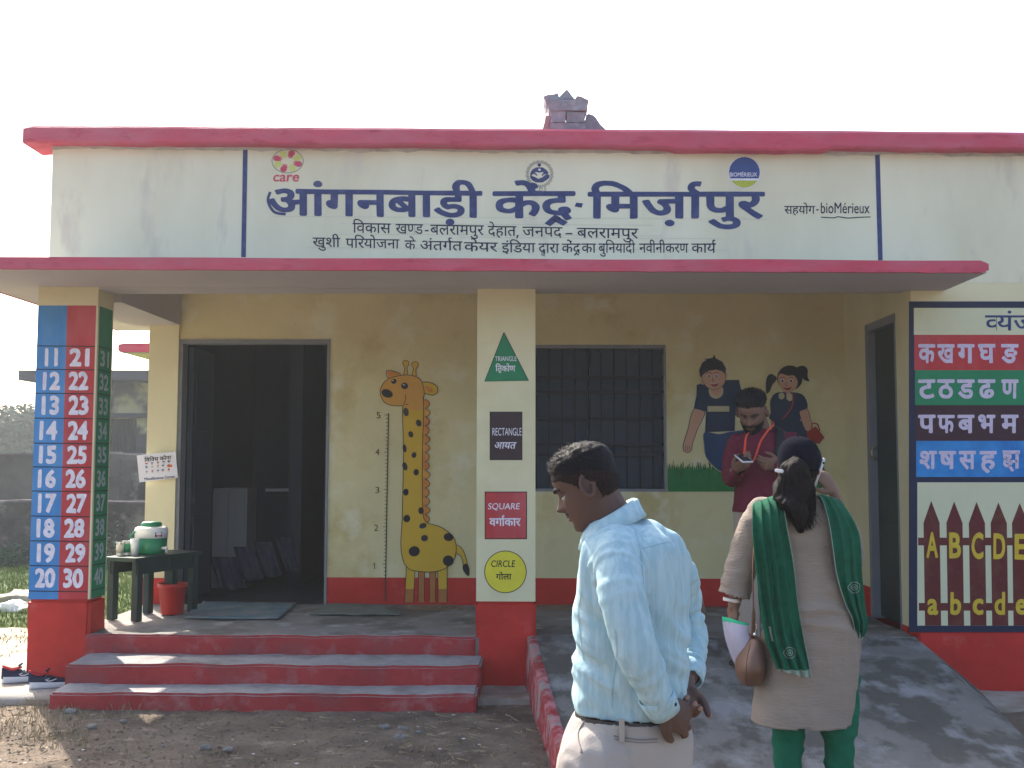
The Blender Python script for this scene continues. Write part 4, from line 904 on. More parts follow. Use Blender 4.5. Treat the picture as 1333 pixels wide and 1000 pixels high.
# hazy trees far left
LEAF = mat('dusty_green_leaves', (.035, .07, .05), .8, .35, .6, 0); BARK = mat('tree_bark', (.10, .075, .05), .9, .2, 3, .4)
def tree(x, y, h, r, label, n=2600, seed=0, ls=.17):
    rr = random.Random(seed); t = thing('leafy_tree', label, 'tree', (x, y, 0), 'hazy trees beyond the far wall')
    bm = bmesh.new(); tube(bm, [(x, y, -.1), (x+.1, y, h*.3), (x-.05, y, h*.62)], [.16, .11, .05], 9); ends = []
    for i in range(7):
        a_ = i*.9+rr.random(); e = Vector((x+math.cos(a_)*r*.55, y+math.sin(a_)*r*.55, h*rr.uniform(.5, .85))); ends.append(e)
        tube(bm, [(x, y, h*rr.uniform(.25, .45)), tuple(Vector((x, y, h*.5)).lerp(e, .5)), tuple(e)], [.06, .04, .015], 6)
    bobj('trunk', bm, BARK, t, True)
    cl = [(Vector((x+rr.gauss(0, r*.5), y+rr.gauss(0, r*.5), h*.62+rr.gauss(0, h*.17))), rr.uniform(.25, .5)*r) for _ in range(22)]
    V = []; F = []
    for i in range(n):
        c, q = rr.choice(cl); d = Vector((rr.gauss(0, 1), rr.gauss(0, 1), rr.gauss(0, 1))).normalized()*q*rr.uniform(.55, 1.05); p = c+d
        if p.z < h*.12: p.z = h*.12+rr.random()*.3
        u = Vector((rr.gauss(0, 1), rr.gauss(0, 1), rr.gauss(0, .6))).normalized()*ls*rr.uniform(.6, 1.3); v = u.orthogonal().normalized()*ls*.45
        o = len(V); V += [tuple(p-u), tuple(p+v), tuple(p+u), tuple(p-v)]; F.append((o, o+1, o+2, o+3))
    me = bpy.data.meshes.new('crown'); me.from_pydata(V, [], F); link('crown', me, LEAF, t)
for i, (px, top, r, y) in enumerate(((-60, 535, 2.6, 54), (-8, 540, 2.2, 52), (14, 536, 2.0, 50), (38, 545, 1.9, 53), (62, 556, 1.8, 52), (100, 560, 2.0, 56))):
    p = at(px, top, y); tree(p.x, y, p.z, r, ('hazy bushy tree beyond the far wall, outermost at the left edge', 'second hazy bushy tree from the left beyond the far wall', 'tallest hazy green tree just left of the number pillar', 'low hazy tree beside the number pillar, beyond the far wall', 'small hazy tree hidden half behind the number pillar', 'hazy tree behind the old yellow house, hidden by the pillar')[i], seed=i)

# grass on the left and small plants
def blades(name, area, n, h, cols, seed, kind=None, wid=.004):
    rr = random.Random(seed); V = []; F = []
    for i in range(n):
        while True:
            x = rr.uniform(area[0], area[1]); y = rr.uniform(area[2], area[3])
            if noise.noise(Vector((x*.9, y*.9, seed)))+noise.noise(Vector((x*3, y*3, seed)))*.5 > area[4]: break
        hh = h*rr.uniform(.4, 1.2); a_ = rr.uniform(0, 2*PI); b_ = rr.uniform(0, .7)*hh; w_ = wid*rr.uniform(.7, 1.4)
        cx_, sx_ = math.cos(a_), math.sin(a_); z = gz(x, y) if abs(x) < 9 else 0; o = len(V)
        V += [(x-w_*sx_, y+w_*cx_, z-.01), (x+w_*sx_, y-w_*cx_, z-.01), (x+b_*.4*cx_, y+b_*.4*sx_, z+hh*.6), (x+b_*cx_, y+b_*sx_, z+hh)]; F += [(o, o+1, o+2), (o+1, o+3, o+2)] 
    me = bpy.data.meshes.new(name); me.from_pydata(V, [], F); return tag(link(name, me, cols), kind='stuff')
GR = mat('short_lawn_grass', (.11, .17, .04), .8, .4, 3, 0, c2=(.25, .24, .10), mixscale=3, mixpos=.6); GRD = mat('dry_straw', (.30, .24, .14), .9, .3, 9, 0)
blades('grass', (-7.5, -2.9, 8.8, 15.5, -.35), 26000, .06, GR, 3, wid=.006); blades('dry_grass', (-4.6, -2.3, 5.2, 8.6, .05), 2200, .05, GRD, 5, wid=.002)
blades('grass', (-5.5, -3.3, 7.6, 9.2, .0), 3500, .045, GR, 9); blades('dry_grass', (-2.4, .1, 5.0, 6.5, .22), 500, .035, GRD, 8, wid=.0018)
def weed(px, py, Y, h, label, seed):
    rr = random.Random(seed); p = at(px, py, Y); c = thing('weed', label, 'plant', (p.x, Y, 0)); V = []; F = []
    bm = bmesh.new()
    for k in range(7): a_ = rr.uniform(0, 6.3); tube(bm, [(p.x, Y, -.02), (p.x+math.cos(a_)*h*.25, Y+math.sin(a_)*h*.25, h*.5), (p.x+math.cos(a_)*h*.5, Y+math.sin(a_)*h*.4, h*rr.uniform(.7, 1))], .006, 5)
    bobj('stem', bm, BARK, c)
    for i in range(420):
        q = Vector((p.x+rr.gauss(0, h*.42), Y+rr.gauss(0, h*.3), abs(rr.gauss(h*.5, h*.28)))); u = Vector((rr.gauss(0, 1), rr.gauss(0, 1), rr.gauss(0, .5))).normalized()*.035; v = u.orthogonal().normalized()*.014
        o = len(V); V += [tuple(q-u), tuple(q+v), tuple(q+u), tuple(q-v)]; F.append((o, o+1, o+2, o+3))
    me = bpy.data.meshes.new('leaves'); me.from_pydata(V, [], F); link('leaves', me, LEAF, c)
weed(158, 720, 15.2, .55, 'dark leafy weed at the foot of the low wall behind the bench', 2)
weed(12, 735, 15.4, .3, 'dark leafy weed at the foot of the low wall at the left edge', 3)
# pale stone slab and crumpled white bag left of the pillar
p = onz(24, 777, .04); bm = bmesh.new(); box(bm, p.x-.2, p.x+.28, p.y-.25, p.y+.4, 0, .06); bmesh.ops.subdivide_edges(bm, edges=bm.edges[:], cuts=4, use_grid_fill=True)
for v in bm.verts: v.co += noise.noise_vector(v.co*4)*.06
tag(bobj('stone_slab', bm, APR), 'flat pale stone slab lying in the grass left of the pillar', 'stone')
p = onz(12, 793, .03); bm = bmesh.new(); ball(bm, (p.x, p.y, .04), (.22, .12, .06), 40)
for v in bm.verts: v.co += noise.noise_vector(v.co*9)*.05+noise.noise_vector(v.co*24)*.02
tag(bobj('plastic_bag', bm, mat('crumpled_white_plastic', (.75, .75, .76), .4, .05, 9, 0), None, True), 'crumpled white plastic bag on the ground at the left edge', 'bag')

# pebbles, clods, twigs, scraps on the dirt
def scatter(name, n, area, size, m, seed, flat=.6):
    rr = random.Random(seed); V = []; F = []
    for i in range(n):
        x, y = rr.uniform(*area[:2]), rr.uniform(*area[2:]); s_ = size*rr.uniform(.3, 1)**2+.002; z = gz(x, y)+s_*.15; o = len(V); a0_ = rr.random()*6
        R1 = [(x+s_*rr.uniform(.7, 1.2)*math.cos(a0_+k*1.047), y+s_*rr.uniform(.7, 1.2)*math.sin(a0_+k*1.047), z) for k in range(6)]
        R2 = [(x+s_*.55*math.cos(a0_+k*1.047)*rr.uniform(.8, 1.2), y+s_*.55*math.sin(a0_+k*1.047), z+s_*flat*rr.uniform(.6, 1)) for k in range(6)]
        V += R1+R2; F += [(o+k, o+(k+1) % 6, o+6+(k+1) % 6, o+6+k) for k in range(6)]+[tuple(o+6+k for k in range(6))]
    me = bpy.data.meshes.new(name); me.from_pydata(V, [], F); tag(link(name, me, m), kind='stuff')
scatter('clods', 2600, (-4.2, .15, 4.9, 6.75), .0095, DIRT, 1); scatter('pebbles', 300, (-4.2, .15, 4.9, 6.75), .010, mat('pale_pebble', (.23, .21, .19), .9, .2, 20, .2), 2)
scatter('clods', 1000, (-6, -3.2, 6, 9), .014, DIRT, 4); scatter('paper_scraps', 46, (-3.9, .1, 5.2, 6.6), .014, mat('pale_scrap', (.6, .6, .58), .8, .1, 9, 0), 3, .15)
for i, (px, py, s_) in enumerate(((524, 948, .03), (521, 960, .035), (500, 946, .03), (118, 944, .02), (160, 938, .022), (268, 972, .03), (297, 975, .028), (120, 946, .028), (92, 926, .035), (545, 953, .022))):
    p = onz(px, py, .01); bm = bmesh.new(); ball(bm, (p.x, p.y, .008), (s_, s_*.7, s_*.45), 12)
    for v in bm.verts: v.co += noise.noise_vector(v.co*40+Vector((i, 0, 0)))*s_*.35
    tag(bobj('stone', bm, MATS['pale_pebble']), ('pale grey stone on the dirt below the right end of the steps', 'flat grey stone, nearest the camera below the right step end', 'grey stone just left of the pale one below the steps', 'small stone at the left end of the lowest step', 'small stone on the dirt near the sunlit triangle', 'stone on the shaded dirt left of the middle of the steps', 'second stone on the shaded dirt in the bottom middle', 'stone at the edge of the sunlit dirt patch', 'stone beside the apron by the shoes', 'small stone farthest right on the dirt near the ramp kerb')[i], 'stone', 'small stones in front of the steps')
rr = random.Random(4); V = []; F = []
for i in range(700):
    x, y = rr.uniform(-4.2, .12), rr.uniform(4.9, 6.6); a_ = rr.uniform(0, PI); l = rr.uniform(.01, .05); z = gz(x, y)+.006; o = len(V); c_, s_ = math.cos(a_)*l, math.sin(a_)*l
    V += [(x-c_, y-s_, z), (x+c_, y+s_, z+rr.uniform(0, .015)), (x+c_*.9-s_*.06, y+s_*.9+c_*.06, z+.003), (x-c_-s_*.06, y-s_+c_*.06, z+.003)]; F.append((o, o+1, o+2, o+3))
me = bpy.data.meshes.new('straw_bits'); me.from_pydata(V, [], F); tag(link('straw_bits', me, GRD), kind='stuff')

# haze
HAZE = True
if HAZE:
    bm = bmesh.new(); box(bm, -60, 60, -3, 75, -1.2, 9.5); m = bpy.data.materials.new('pale_haze_air'); m.use_nodes = True; n = m.node_tree; n.nodes.clear()
    vo = n.nodes.new('ShaderNodeVolumePrincipled'); vo.inputs['Density'].default_value = .0016; vo.inputs['Color'].default_value = (.86, .92, .97, 1); vo.inputs['Anisotropy'].default_value = .45
    ou = n.nodes.new('ShaderNodeOutputMaterial'); n.links.new(vo.outputs[0], ou.inputs['Volume']); tag(bobj('haze', bm, m), kind='stuff')
# ------------------------------------------------------------------ people
SKIN = mat('brown_skin', (.092, .049, .037), .55, .12, 14, .12, 120, spec=.3); HAIR = mat('black_hair', (.007, .006, .008), .6, .3, 60, .3, 150, spec=.15, stretch=(1, 1, .3))
LIPM = mat('lip_tone', (.16, .06, .05), .5, .1, 30, 0); EYEW = mat('eye_white', (.5, .48, .46), .3, 0, 9, 0); NAILM = mat('nail_tone', (.34, .2, .16), .4, 0, 9, 0)
def itp(tab, z):
    for (z0, *a), (z1, *b) in zip(tab, tab[1:]):
        if z <= z1:
            t = max(0, (z-z0)/(z1-z0)); t = t*t*(3-2*t)*.5+t*.5
            return [p+(q-p)*t for p, q in zip(a, b)]
    return list(tab[-1][1:])
# z, front x, back x, half width   (head 0.232 m high, face towards +x)
HT = [(0, .052, -.000, .012), (.006, .070, -.02, .030), (.016, .082, -.035, .042), (.032, .083, -.048, .052), (.048, .0835, -.056, .058), (.062, .085, -.066, .062),
      (.078, .083, -.078, .067), (.10, .082, -.088, .071), (.122, .0795, -.094, .073), (.142, .087, -.097, .0745), (.165, .088, -.097, .074), (.188, .078, -.090, .069),
      (.206, .060, -.074, .058), (.220, .036, -.050, .040), (.229, .010, -.022, .020), (.232, -.006, -.007, .002)]
def gs(x, s): return math.exp(-(x/s)**2)
def headpt(z, a, fem=False):
    xf, xb, hw = itp(HT, z); 
    if fem: hw *= .95
    xm = xb+(xf-xb)*.46; c, s = math.cos(a), math.sin(a)
    e = 2.3; k = (abs(c)**e+abs(s)**e)**(-1/e); y = hw*s*k; x = xm+((xf-xm) if c > 0 else (xm-xb))*c*k
    if c > 0:
        x += gs(y, .011+.004*gs(z-.085, .01))*(.024*gs(z-.088, .012)+.015*gs(z-.104, .016)+.006*gs(z-.122, .014))
        x += .006*gs(abs(y)-.012, .007)*gs(z-.084, .008)
        x -= .010*gs(abs(y)-.031, .015)*gs(z-.121, .012)
        x += .004*gs(abs(y)-.03, .02)*gs(z-.139, .008)
        x += .005*gs(y, .02)*(gs(z-.062, .005)+gs(z-.051, .005))-.004*gs(y, .022)*gs(z-.0565, .003)
        x -= .004*gs(y, .02)*gs(z-.041, .006); x += .004*gs(y, .015)*gs(z-.02, .012)
        x += .004*gs(abs(y)-.045, .015)*gs(z-.095, .02)
    return Vector((x, y, z))
def head_bm(bm, M, fem=False, nz=64, na=72):
    rings = []
    for i in range(nz+1):
        z = .232*(i/nz); rings.append([bm.verts.new(M @ headpt(z, k*2*PI/na, fem)) for k in range(na)])
    for i in range(nz):
        for k in range(na): bm.faces.new((rings[i][k], rings[i][(k+1) % na], rings[i+1][(k+1) % na], rings[i+1][k]))
    bm.faces.new(rings[0][::-1]); bm.faces.new(rings[-1])
def ear_bm(bm, M, s):
    c = Vector((-.008, s*.075, .112)); pts = []
    for k in range(9):
        a = -.35+k*(2*PI-1.5)/8; pts.append(M @ (c+Vector((-.014*math.cos(a+1.9)*1.15-.004, s*(.008+.006*math.sin(k/8*PI)), .030*math.sin(a+1.9)))))
    tube(bm, pts, [.0055]*9, 8); ball(bm, M @ (c+Vector((.0, s*-.001, -.002))), (.0, .0, .0) if 0 else (.011, .004, .020), 10); ball(bm, M @ (c+Vector((.003, s*.004, -.028))), (.008, .005, .009), 8)
    ball(bm, M @ (c+Vector((.012, s*.003, -.004))), (.004, .005, .007), 8)
def hair_mesh(name, M, parent, hairline, thick, m=HAIR, nstr=1500, seed=1, strl=.016, fem=False, fwd=.4):
    bm = bmesh.new(); nz, na = 60, 96; g = {}; rr = random.Random(seed); pts = []
    def cov(z, a): return z-hairline(a)-.006*noise.noise(Vector((a*9, z*60, seed)))
    for i in range(nz+1):
        z = .05+(.232-.05)*i/nz
        for k in range(na):
            a = k*2*PI/na; p = headpt(z, a, fem); q = headpt(min(.232, z+.002), a, fem); nrm = Vector((p.x+.005, p.y, (z-.11)*.9)).normalized()
            c = cov(z, abs(a if a <= PI else 2*PI-a)); t = thick(z, abs(a if a <= PI else 2*PI-a))*min(1, max(0, c/.022))
            pp = p+nrm*(t*(1+.28*noise.noise(p*70)+.22*noise.noise(p*150))+.0005*(1 if c > 0 else -6)); g[i, k] = (bm.verts.new(M @ pp), c)
            if c > .004: pts.append((pp, nrm, t))
    for i in range(nz):
        for k in range(na):
            q = [g[i, k], g[i, (k+1) % na], g[i+1, (k+1) % na], g[i+1, k]]
            if min(x[1] for x in q) > -.004: bm.faces.new([x[0] for x in q])
    top = [g[nz, k][0] for k in range(na)]; bm.faces.new(top)
    for _ in range(nstr):
        p, nrm, t = rr.choice(pts)
        if t < .003: continue
        d = (nrm*.5+Vector((fwd, rr.gauss(0, .25), .15))+Vector((rr.gauss(0, .25), rr.gauss(0, .25), rr.gauss(0, .25)))).normalized()*strl*rr.uniform(.5, 1.1)*(t/.012)
        sd_ = nrm.cross(d).normalized()*.0009; a_ = p-nrm*.002
        v = [bm.verts.new(M @ x) for x in (a_-sd_, a_+sd_, a_+d*.6+sd_*.7, a_+d)]; bm.faces.new((v[0], v[1], v[2], v[3]))
    return bobj(name, bm, m, parent, True)
def cap(bm, pts, rad, n=12, sub=4): 
    tube(bm, pts, rad, n, True, sub=sub); r0 = rad[0] if isinstance(rad, list) else rad; r1 = rad[-1] if isinstance(rad, list) else rad
    ball(bm, pts[0], max(r0) if isinstance(r0, tuple) else r0*.99, 10); ball(bm, pts[-1], max(r1)*.9 if isinstance(r1, tuple) else r1*.99, 10)
def hand(bm, wrist, u, n, side, curls=(.5, .55, .6, .65), thumb=.5, s=1.0, spread=.05, nails=None):
    """u: along the hand, n: out of the back of the hand, side: +1/-1 thumb side"""
    u = Vector(u).normalized(); n = Vector(n); n = (n-u*n.dot(u)).normalized(); v = u.cross(n)*side; W = Vector(wrist)
    tube(bm, [W-u*.02*s, W+u*.015*s, W+u*.05*s, W+u*.088*s], [(.026*s, .018*s), (.030*s, .017*s), (.040*s, .016*s), (.039*s, .012*s)], 14, up=n, sub=3)
    ball(bm, W+u*.03*s+v*.022*s-n*.008*s, .017*s, 10); ball(bm, W+u*.035*s-v*.02*s-n*.008*s, .014*s, 10)
    for i, (off, L, r, cu) in enumerate(zip((.030, .010, -.010, -.028), (.074, .082, .076, .060), (.0090, .0092, .0088, .0078), curls)):
        p = W+u*(.082-.004*abs(i-1.2))*s+v*off*s; d = (u+v*off*spread*20*.1).normalized(); pts = [p-d*.015*s, p]; ang = 0
        for f, c in ((.45, cu*.9), (.31, cu*1.2), (.24, cu*.8)):
            ang += c; dd = (d*math.cos(ang)-n*math.sin(ang)); p = p+dd*L*f*s; pts.append(p)
        cap(bm, pts, [r*s*1.05, r*s*1.05, r*s, r*s*.92, r*s*.78], 10, 2)
        if nails is not None: nails.append((pts[-1], dd, n*math.cos(ang)+d*math.sin(ang), r*s))
    b = W+u*.018*s+v*.024*s; d1 = (u*.65+v*.75-n*.25).normalized(); d2 = (u*(.9)+v*(.25-.5*thumb)-n*(.2+.5*thumb)).normalized()
    pts = [b, b+d1*.032*s, b+d1*.032*s+(d1*.4+d2*.6).normalized()*.028*s, b+d1*.032*s+(d1*.4+d2*.6).normalized()*.028*s+d2*.024*s]
    cap(bm, pts, [.015*s, .0125*s, .0105*s, .0085*s], 10, 2)
    if nails is not None: nails.append((pts[-1], d2, v, .0095*s))
def ring_loft(bm, rings, n=32, sub=4, e=2.3, caps=True):
    """rings: (center, half-x-ish, half-y-ish, yaw) stacked bottom/top, smooth between"""
    R_ = []
    for i in range(len(rings)-1):
        a, b, c, d = (rings[max(0, i-1)], rings[i], rings[i+1], rings[min(len(rings)-1, i+2)])
        for k in range(sub):
            t = k/sub; R_.append((cr(Vector(a[0]), Vector(b[0]), Vector(c[0]), Vector(d[0]), t),)+tuple(cr(a[j], b[j], c[j], d[j], t) for j in (1, 2, 3)))
    R_.append((Vector(rings[-1][0]),)+tuple(rings[-1][1:])); rr_ = []
    for c, hx, hy, yw in R_:
        row = []
        for k in range(n):
            a = k*2*PI/n; cc, ss = math.cos(a), math.sin(a); q = (abs(cc)**e+abs(ss)**e)**(-1/e); x, y = hx*cc*q, hy*ss*q
            row.append(bm.verts.new((c.x+x*math.cos(yw)-y*math.sin(yw), c.y+x*math.sin(yw)+y*math.cos(yw), c.z)))
        rr_.append(row)
    for i in range(len(rr_)-1):
        for k in range(n): bm.faces.new((rr_[i][k], rr_[i][(k+1) % n], rr_[i+1][(k+1) % n], rr_[i+1][k]))
    if caps: bm.faces.new(rr_[0][::-1]); bm.faces.new(rr_[-1])
    return rr_
def shell(name, me, m, parent, fn=None, cut=None):
    """garment: drop faces beyond cut(), wrinkle"""
    if fn: me.update(); wrinkle(me, fn)
    if cut:
        bm = bmesh.new(); bm.from_mesh(me); dl = [f for f in bm.faces if cut(f.calc_center_median())]; bmesh.ops.delete(bm, geom=dl, context='FACES'); bm.to_mesh(me); bm.free()
    o = link(name, me, m, parent, True); s = o.modifiers.new('t', 'SOLIDIFY'); s.thickness = .003; s.offset = 1; return o
def nz_(co, sx, sy, sz, o=0): return noise.noise(Vector((co.x*sx+o, co.y*sy, co.z*sz)))
def headM(c, yaw, tilt, s=1.0, roll=0):
    """c: middle of the neck joint (about ear-lobe height), yaw: facing angle in plan, tilt: nod down"""
    return Matrix.Translation(c) @ Matrix.Rotation(yaw, 4, 'Z') @ Matrix.Rotation(roll, 4, 'X') @ Matrix.Rotation(tilt, 4, 'Y') @ Matrix.Translation(Vector((.012*s, 0, -.06*s))) @ Matrix.Scale(s, 4)
def eyes(M, parent, closed=.6):
    for s in (1, -1):
        bm = bmesh.new(); ball(bm, M @ Vector((.0665, s*.031, .120)), .0125, 14); bobj('eye', bm, EYEW, parent, True)
        bm = bmesh.new(); ball(bm, M @ Vector((.0675, s*.031, .1235)), .0135, 14); bmesh.ops.bisect_plane(bm, geom=bm.verts[:]+bm.edges[:]+bm.faces[:], plane_co=M @ Vector((.0675, 0, .1150)), plane_no=M.to_3x3() @ Vector((0, 0, -1)), clear_outer=True); bobj('eyelid', bm, SKIN, parent, True)
        bm = bmesh.new(); tube(bm, [M @ (headpt(.139+dz, 0)*0+Vector((headpt(.139+dz, math.asin(min(1, y/.08))).x+.003, s*y, .139+dz))) for y, dz in ((.014, -.002), (.028, .004), (.042, .004), (.053, -.003))], [(.002, .004), (.0025, .005), (.0025, .0045), (.001, .002)], 8); bobj('eyebrow', bm, HAIR, parent, True)
        bm = bmesh.new(); ball(bm, M @ Vector((.0775, s*.031, .1155)), (.003, .006, .0045), 8); bobj('iris', bm, BLACK, parent, True)

# ================= man in the pale blue shirt (foreground, facing left, hands clasped behind) =================
Y1 = 2.80; K1 = Y1/FPX
m1 = thing('person', 'man in pale blue long sleeved shirt and beige trousers, hands clasped behind his back', 'person', (at(815, 700, Y1).x, Y1, 0))
p1 = lambda px, py, dy=0: at(px, py, Y1+dy)
yawf = PI-.12                                   # faces -x, turned slightly away
HM1 = headM(p1(781, 654), PI-.20, R(26), .90)
def top1(px, py): return p1(px, py)
bm = bmesh.new(); head_bm(bm, HM1); ear_bm(bm, HM1, 1); ear_bm(bm, HM1, -1)
tube(bm, [p1(778, 640), p1(788, 664), p1(806, 694), p1(812, 740)], [.050, .056, .060, .070], 16)
ring_loft(bm, [(p1(812, 1020), .11, .12, 0), (p1(816, 940), .12, .11, 0), (p1(822, 840), .11, .12, 0), (p1(822, 760), .11, .14, 0), (p1(815, 715), .09, .11, 0), (p1(808, 690), .06, .07, 0)])
nails = []
WN, WF = p1(862, 924, -.17), p1(894, 880, .04)
cap(bm, [p1(808, 745, -.17), p1(828, 830, -.22), WN], [.04, .036, .027], 14); cap(bm, [p1(882, 740, .17), p1(903, 820, .19), WF], [.045, .04, .029], 14)
# near hand grips the far one: near hand pointing right/back, far hand pointing down, fingers interlocked
hand(bm, p1(861, 920, -.17), p1(893, 936, -.13)-p1(861, 920, -.17), Vector((.1, -.85, .35)), 1, (.50, .55, .62, .7), .7, .98, .04, nails)
hand(bm, p1(892, 888, .0), p1(885, 930, -.08)-p1(892, 888, .0), Vector((-.15, 1, -.2)), 1, (.6, .65, .7, .75), -.1, .95, .06, nails)
# legs
hip = .80
for (dx, dy, kx) in ((-.05, -.09, -.10), (.02, .10, .03)):
    c = p1(812, 985); cap(bm, [(c.x+dx, Y1+dy, .74), (c.x+dx+kx, Y1+dy, .44), (c.x+dx+kx*.6, Y1+dy, .08)], [.075, .055, .04], 12)
body = fuse(bm, .0038, 2, .4); link('body', body, SKIN, m1, True)
eyes(HM1, m1)
bm = bmesh.new(); 
for s in (1, -1): tube(bm, [HM1 @ Vector((headpt(.071, math.asin(min(1, y/.068))).x+.002, s*y, .0705-y*.12)) for y in (.0, .012, .024, .03)], [(.0022, .0035), (.0022, .004), (.002, .003), (.001, .002)], 8)
bobj('moustache', bm, HAIR, m1, True)
for k, dz, nm in ((0, .062, 'upper'), (1, .051, 'lower')):
    bm = bmesh.new(); tube(bm, [HM1 @ Vector((headpt(dz, 0).x-.0022-abs(y)*.25, y, dz)) for y in (-.022, -.01, 0, .01, .022)], [(.002, .002), (.004, .0042), (.0045, .0042), (.004, .0042), (.002, .002)], 8); bobj('lip', bm, LIPM, m1, True)
for p, d, n_, r in nails:
    bm = bmesh.new(); q = d.cross(n_).normalized(); Mx = Matrix((q, d.normalized(), n_.normalized())).transposed(); ball(bm, p+n_.normalized()*r*.62-d*r*.0, (r*.72, r*.9, r*.28), 10, rot=Mx); bobj('fingernail', bm, NAILM, m1, True)
def hl1(a):   # a: 0 front .. pi back
    pts = ((0, .182), (.5, .184), (.85, .172), (1.15, .160), (1.35, .150), (1.6, .152), (1.8, .145), (2.1, .12), (2.6, .095), (PI, .09)); return itp([(x, y) for x, y in pts], a)[0]
def th1(z, a): return .0018+.009*min(1, max(0, (z-.135)/.06)) + .004*max(0, 1-a/1.3)*(z > .17)
hair_mesh('hair', HM1, m1, hl1, th1, nstr=9000, strl=.013, fwd=.8)
FADE = mat('cropped_hair_stubble', (.014, .010, .010), .8, .35, 90, .4, 200, spec=.1, c2=(.028, .018, .016), mixscale=160, mixpos=.5)
hair_mesh('hair', HM1, m1, lambda a: itp([(0, .178), (.85, .158), (1.15, .135), (1.3, .105), (1.45, .118), (1.75, .112), (2.0, .07), (2.6, .058), (PI, .055)], a)[0], lambda z, a: .0016, FADE, 0, seed=5)
# shirt
SHB = mat('pale_blue_striped_cotton', (.315, .475, .53), .9, .07, 6, .3, 120, stretch=(1, 1, .12), c2=(.40, .55, .60), mixscale=60, mixpos=.5, mixw=.08)
bm = bmesh.new(); ya = -.35
def r1(px, py, w_, d_, dy=0, yw=ya): c = p1(px, py, dy); return (c, w_*K1, d_, yw)
ring_loft(bm, [r1(818, 928, 62, .130), r1(820, 915, 66, .135), r1(822, 880, 68, .14), r1(823, 830, 69, .145), r1(822, 780, 69, .155), r1(822, 745, 68, .165), r1(822, 718, 63, .165), r1(820, 702, 56, .15), r1(817, 692, 45, .115), r1(809, 682, 34, .09), r1(806, 674, 20, .055)], 40)
slv = [p1(803, 722, -.115), p1(807, 750, -.165), p1(814, 795, -.20), p1(828, 845, -.215), p1(846, 886, -.20), p1(861, 920, -.175)]
cap(bm, slv, [.055, .055, .050, .047, .039, .033], 18)
slf = [p1(868, 722, .09), p1(882, 752, .15), p1(890, 795, .18), p1(897, 832, .16), p1(898, 860, .10), p1(895, 880, .05)]
cap(bm, slf, [.050, .050, .046, .043, .038, .033], 18)
me = fuse(bm, .0055, 6, .5)
slv_a, slv_b = slv[1], slv[-1]
def dist_line(p, P):
    b = (9, 0)
    for i in range(len(P)-1):
        d = P[i+1]-P[i]; t = max(0, min(1, (p-P[i]).dot(d)/d.length_squared)); q = (p-(P[i]+d*t)).length
        if q < b[0]: b = (q, i+t)
    return b
def w1(co, n):
    dn, tn = dist_line(co, slv); df, tf = dist_line(co, slf)
    if dn < .07:
        k = .25+.75*min(1, abs(tn-2.6)/1.2 if tn < 2.6 else 1)
        q = noise.noise(Vector((tn*1.5, co.y*10+co.x*9, co.z*3))); rid = (1-abs(q)*3.2)
        return .0045*max(-.2, rid)*k+.0012*nz_(co, 30, 30, 12)+.004*nz_(co, 8, 8, 5)
    if df < .065:
        q = noise.noise(Vector((tf*3.0+4, co.y*12+co.x*9, co.z*6))); return .005*max(-.4, 1-abs(q)*3.2)+.003*nz_(co, 30, 30, 14)
    up = max(0, min(1, (co.z-1.0)/.2)); low = 1-up
    back = .008*nz_(co, 24, 15, 1.5)*up+.006*(1-3*abs(nz_(co, 14, 10, 5, 8)))*up
    hemf = low*(.009*nz_(co, 7, 7, 12, 4)+.010*max(-.5, 1-3.2*abs(nz_(Vector((co.x, co.y, co.z+co.x*.7)), 7, 7, 16, 2))))
    return back+hemf+.0012*nz_(co, 40, 40, 20)
cz = p1(797, 672).z; hz = p1(818, 924).z
cuffN, cuffF = slv[-1], slf[-1]; cdN = (slv[-1]-slv[-2]).normalized(); cdF = (slf[-1]-slf[-2]).normalized()
shell('shirt', me, SHB, m1, w1, lambda c: c.z < hz or (.004 < (c-cuffN).dot(cdN) < .045 and ((c-cuffN)-cdN*(c-cuffN).dot(cdN)).length < .034) or (.004 < (c-cuffF).dot(cdF) < .045 and ((c-cuffF)-cdF*(c-cuffF).dot(cdF)).length < .034) or (c.z > cz+.0 and (Vector((c.x, c.y, 0))-Vector((p1(790, 665).x, Y1, 0))).length < .055))
# cuffs, collar, seams, belt
def band(name, path, r0, r1_, h, m, par, ax, th=.004, n=28, wob=.003):
    bm = bmesh.new(); ax = Vector(ax).normalized(); a = ax.orthogonal().normalized(); b = ax.cross(a); c = Vector(path); P_ = []
    for k in range(n+1):
        g = k*2*PI/n; o = (a*math.cos(g)+b*math.sin(g)); P_.append([bm.verts.new(c+o*(r0+(r1_-r0)*t+wob*math.sin(g*3+t*2))+ax*h*t) for t in (0, .33, .66, 1)])
    for i in range(n):
        for t in range(3): bm.faces.new((P_[i][t], P_[i+1][t], P_[i+1][t+1], P_[i][t+1]))
    o = bobj(name, bm, m, par, True); s = o.modifiers.new('t', 'SOLIDIFY'); s.thickness = th; s.offset = 1; return o
band('cuff', cuffN-cdN*.035, .040, .033, .052, SHB, m1, cdN); band('cuff', cuffF-cdF*.03, .039, .034, .042, SHB, m1, cdF)
bm = bmesh.new(); ball(bm, cuffN+Vector((.028, -.030, .012)), (.005, .003, .005), 10); bobj('cuff_button', bm, NAVYD, m1, True)
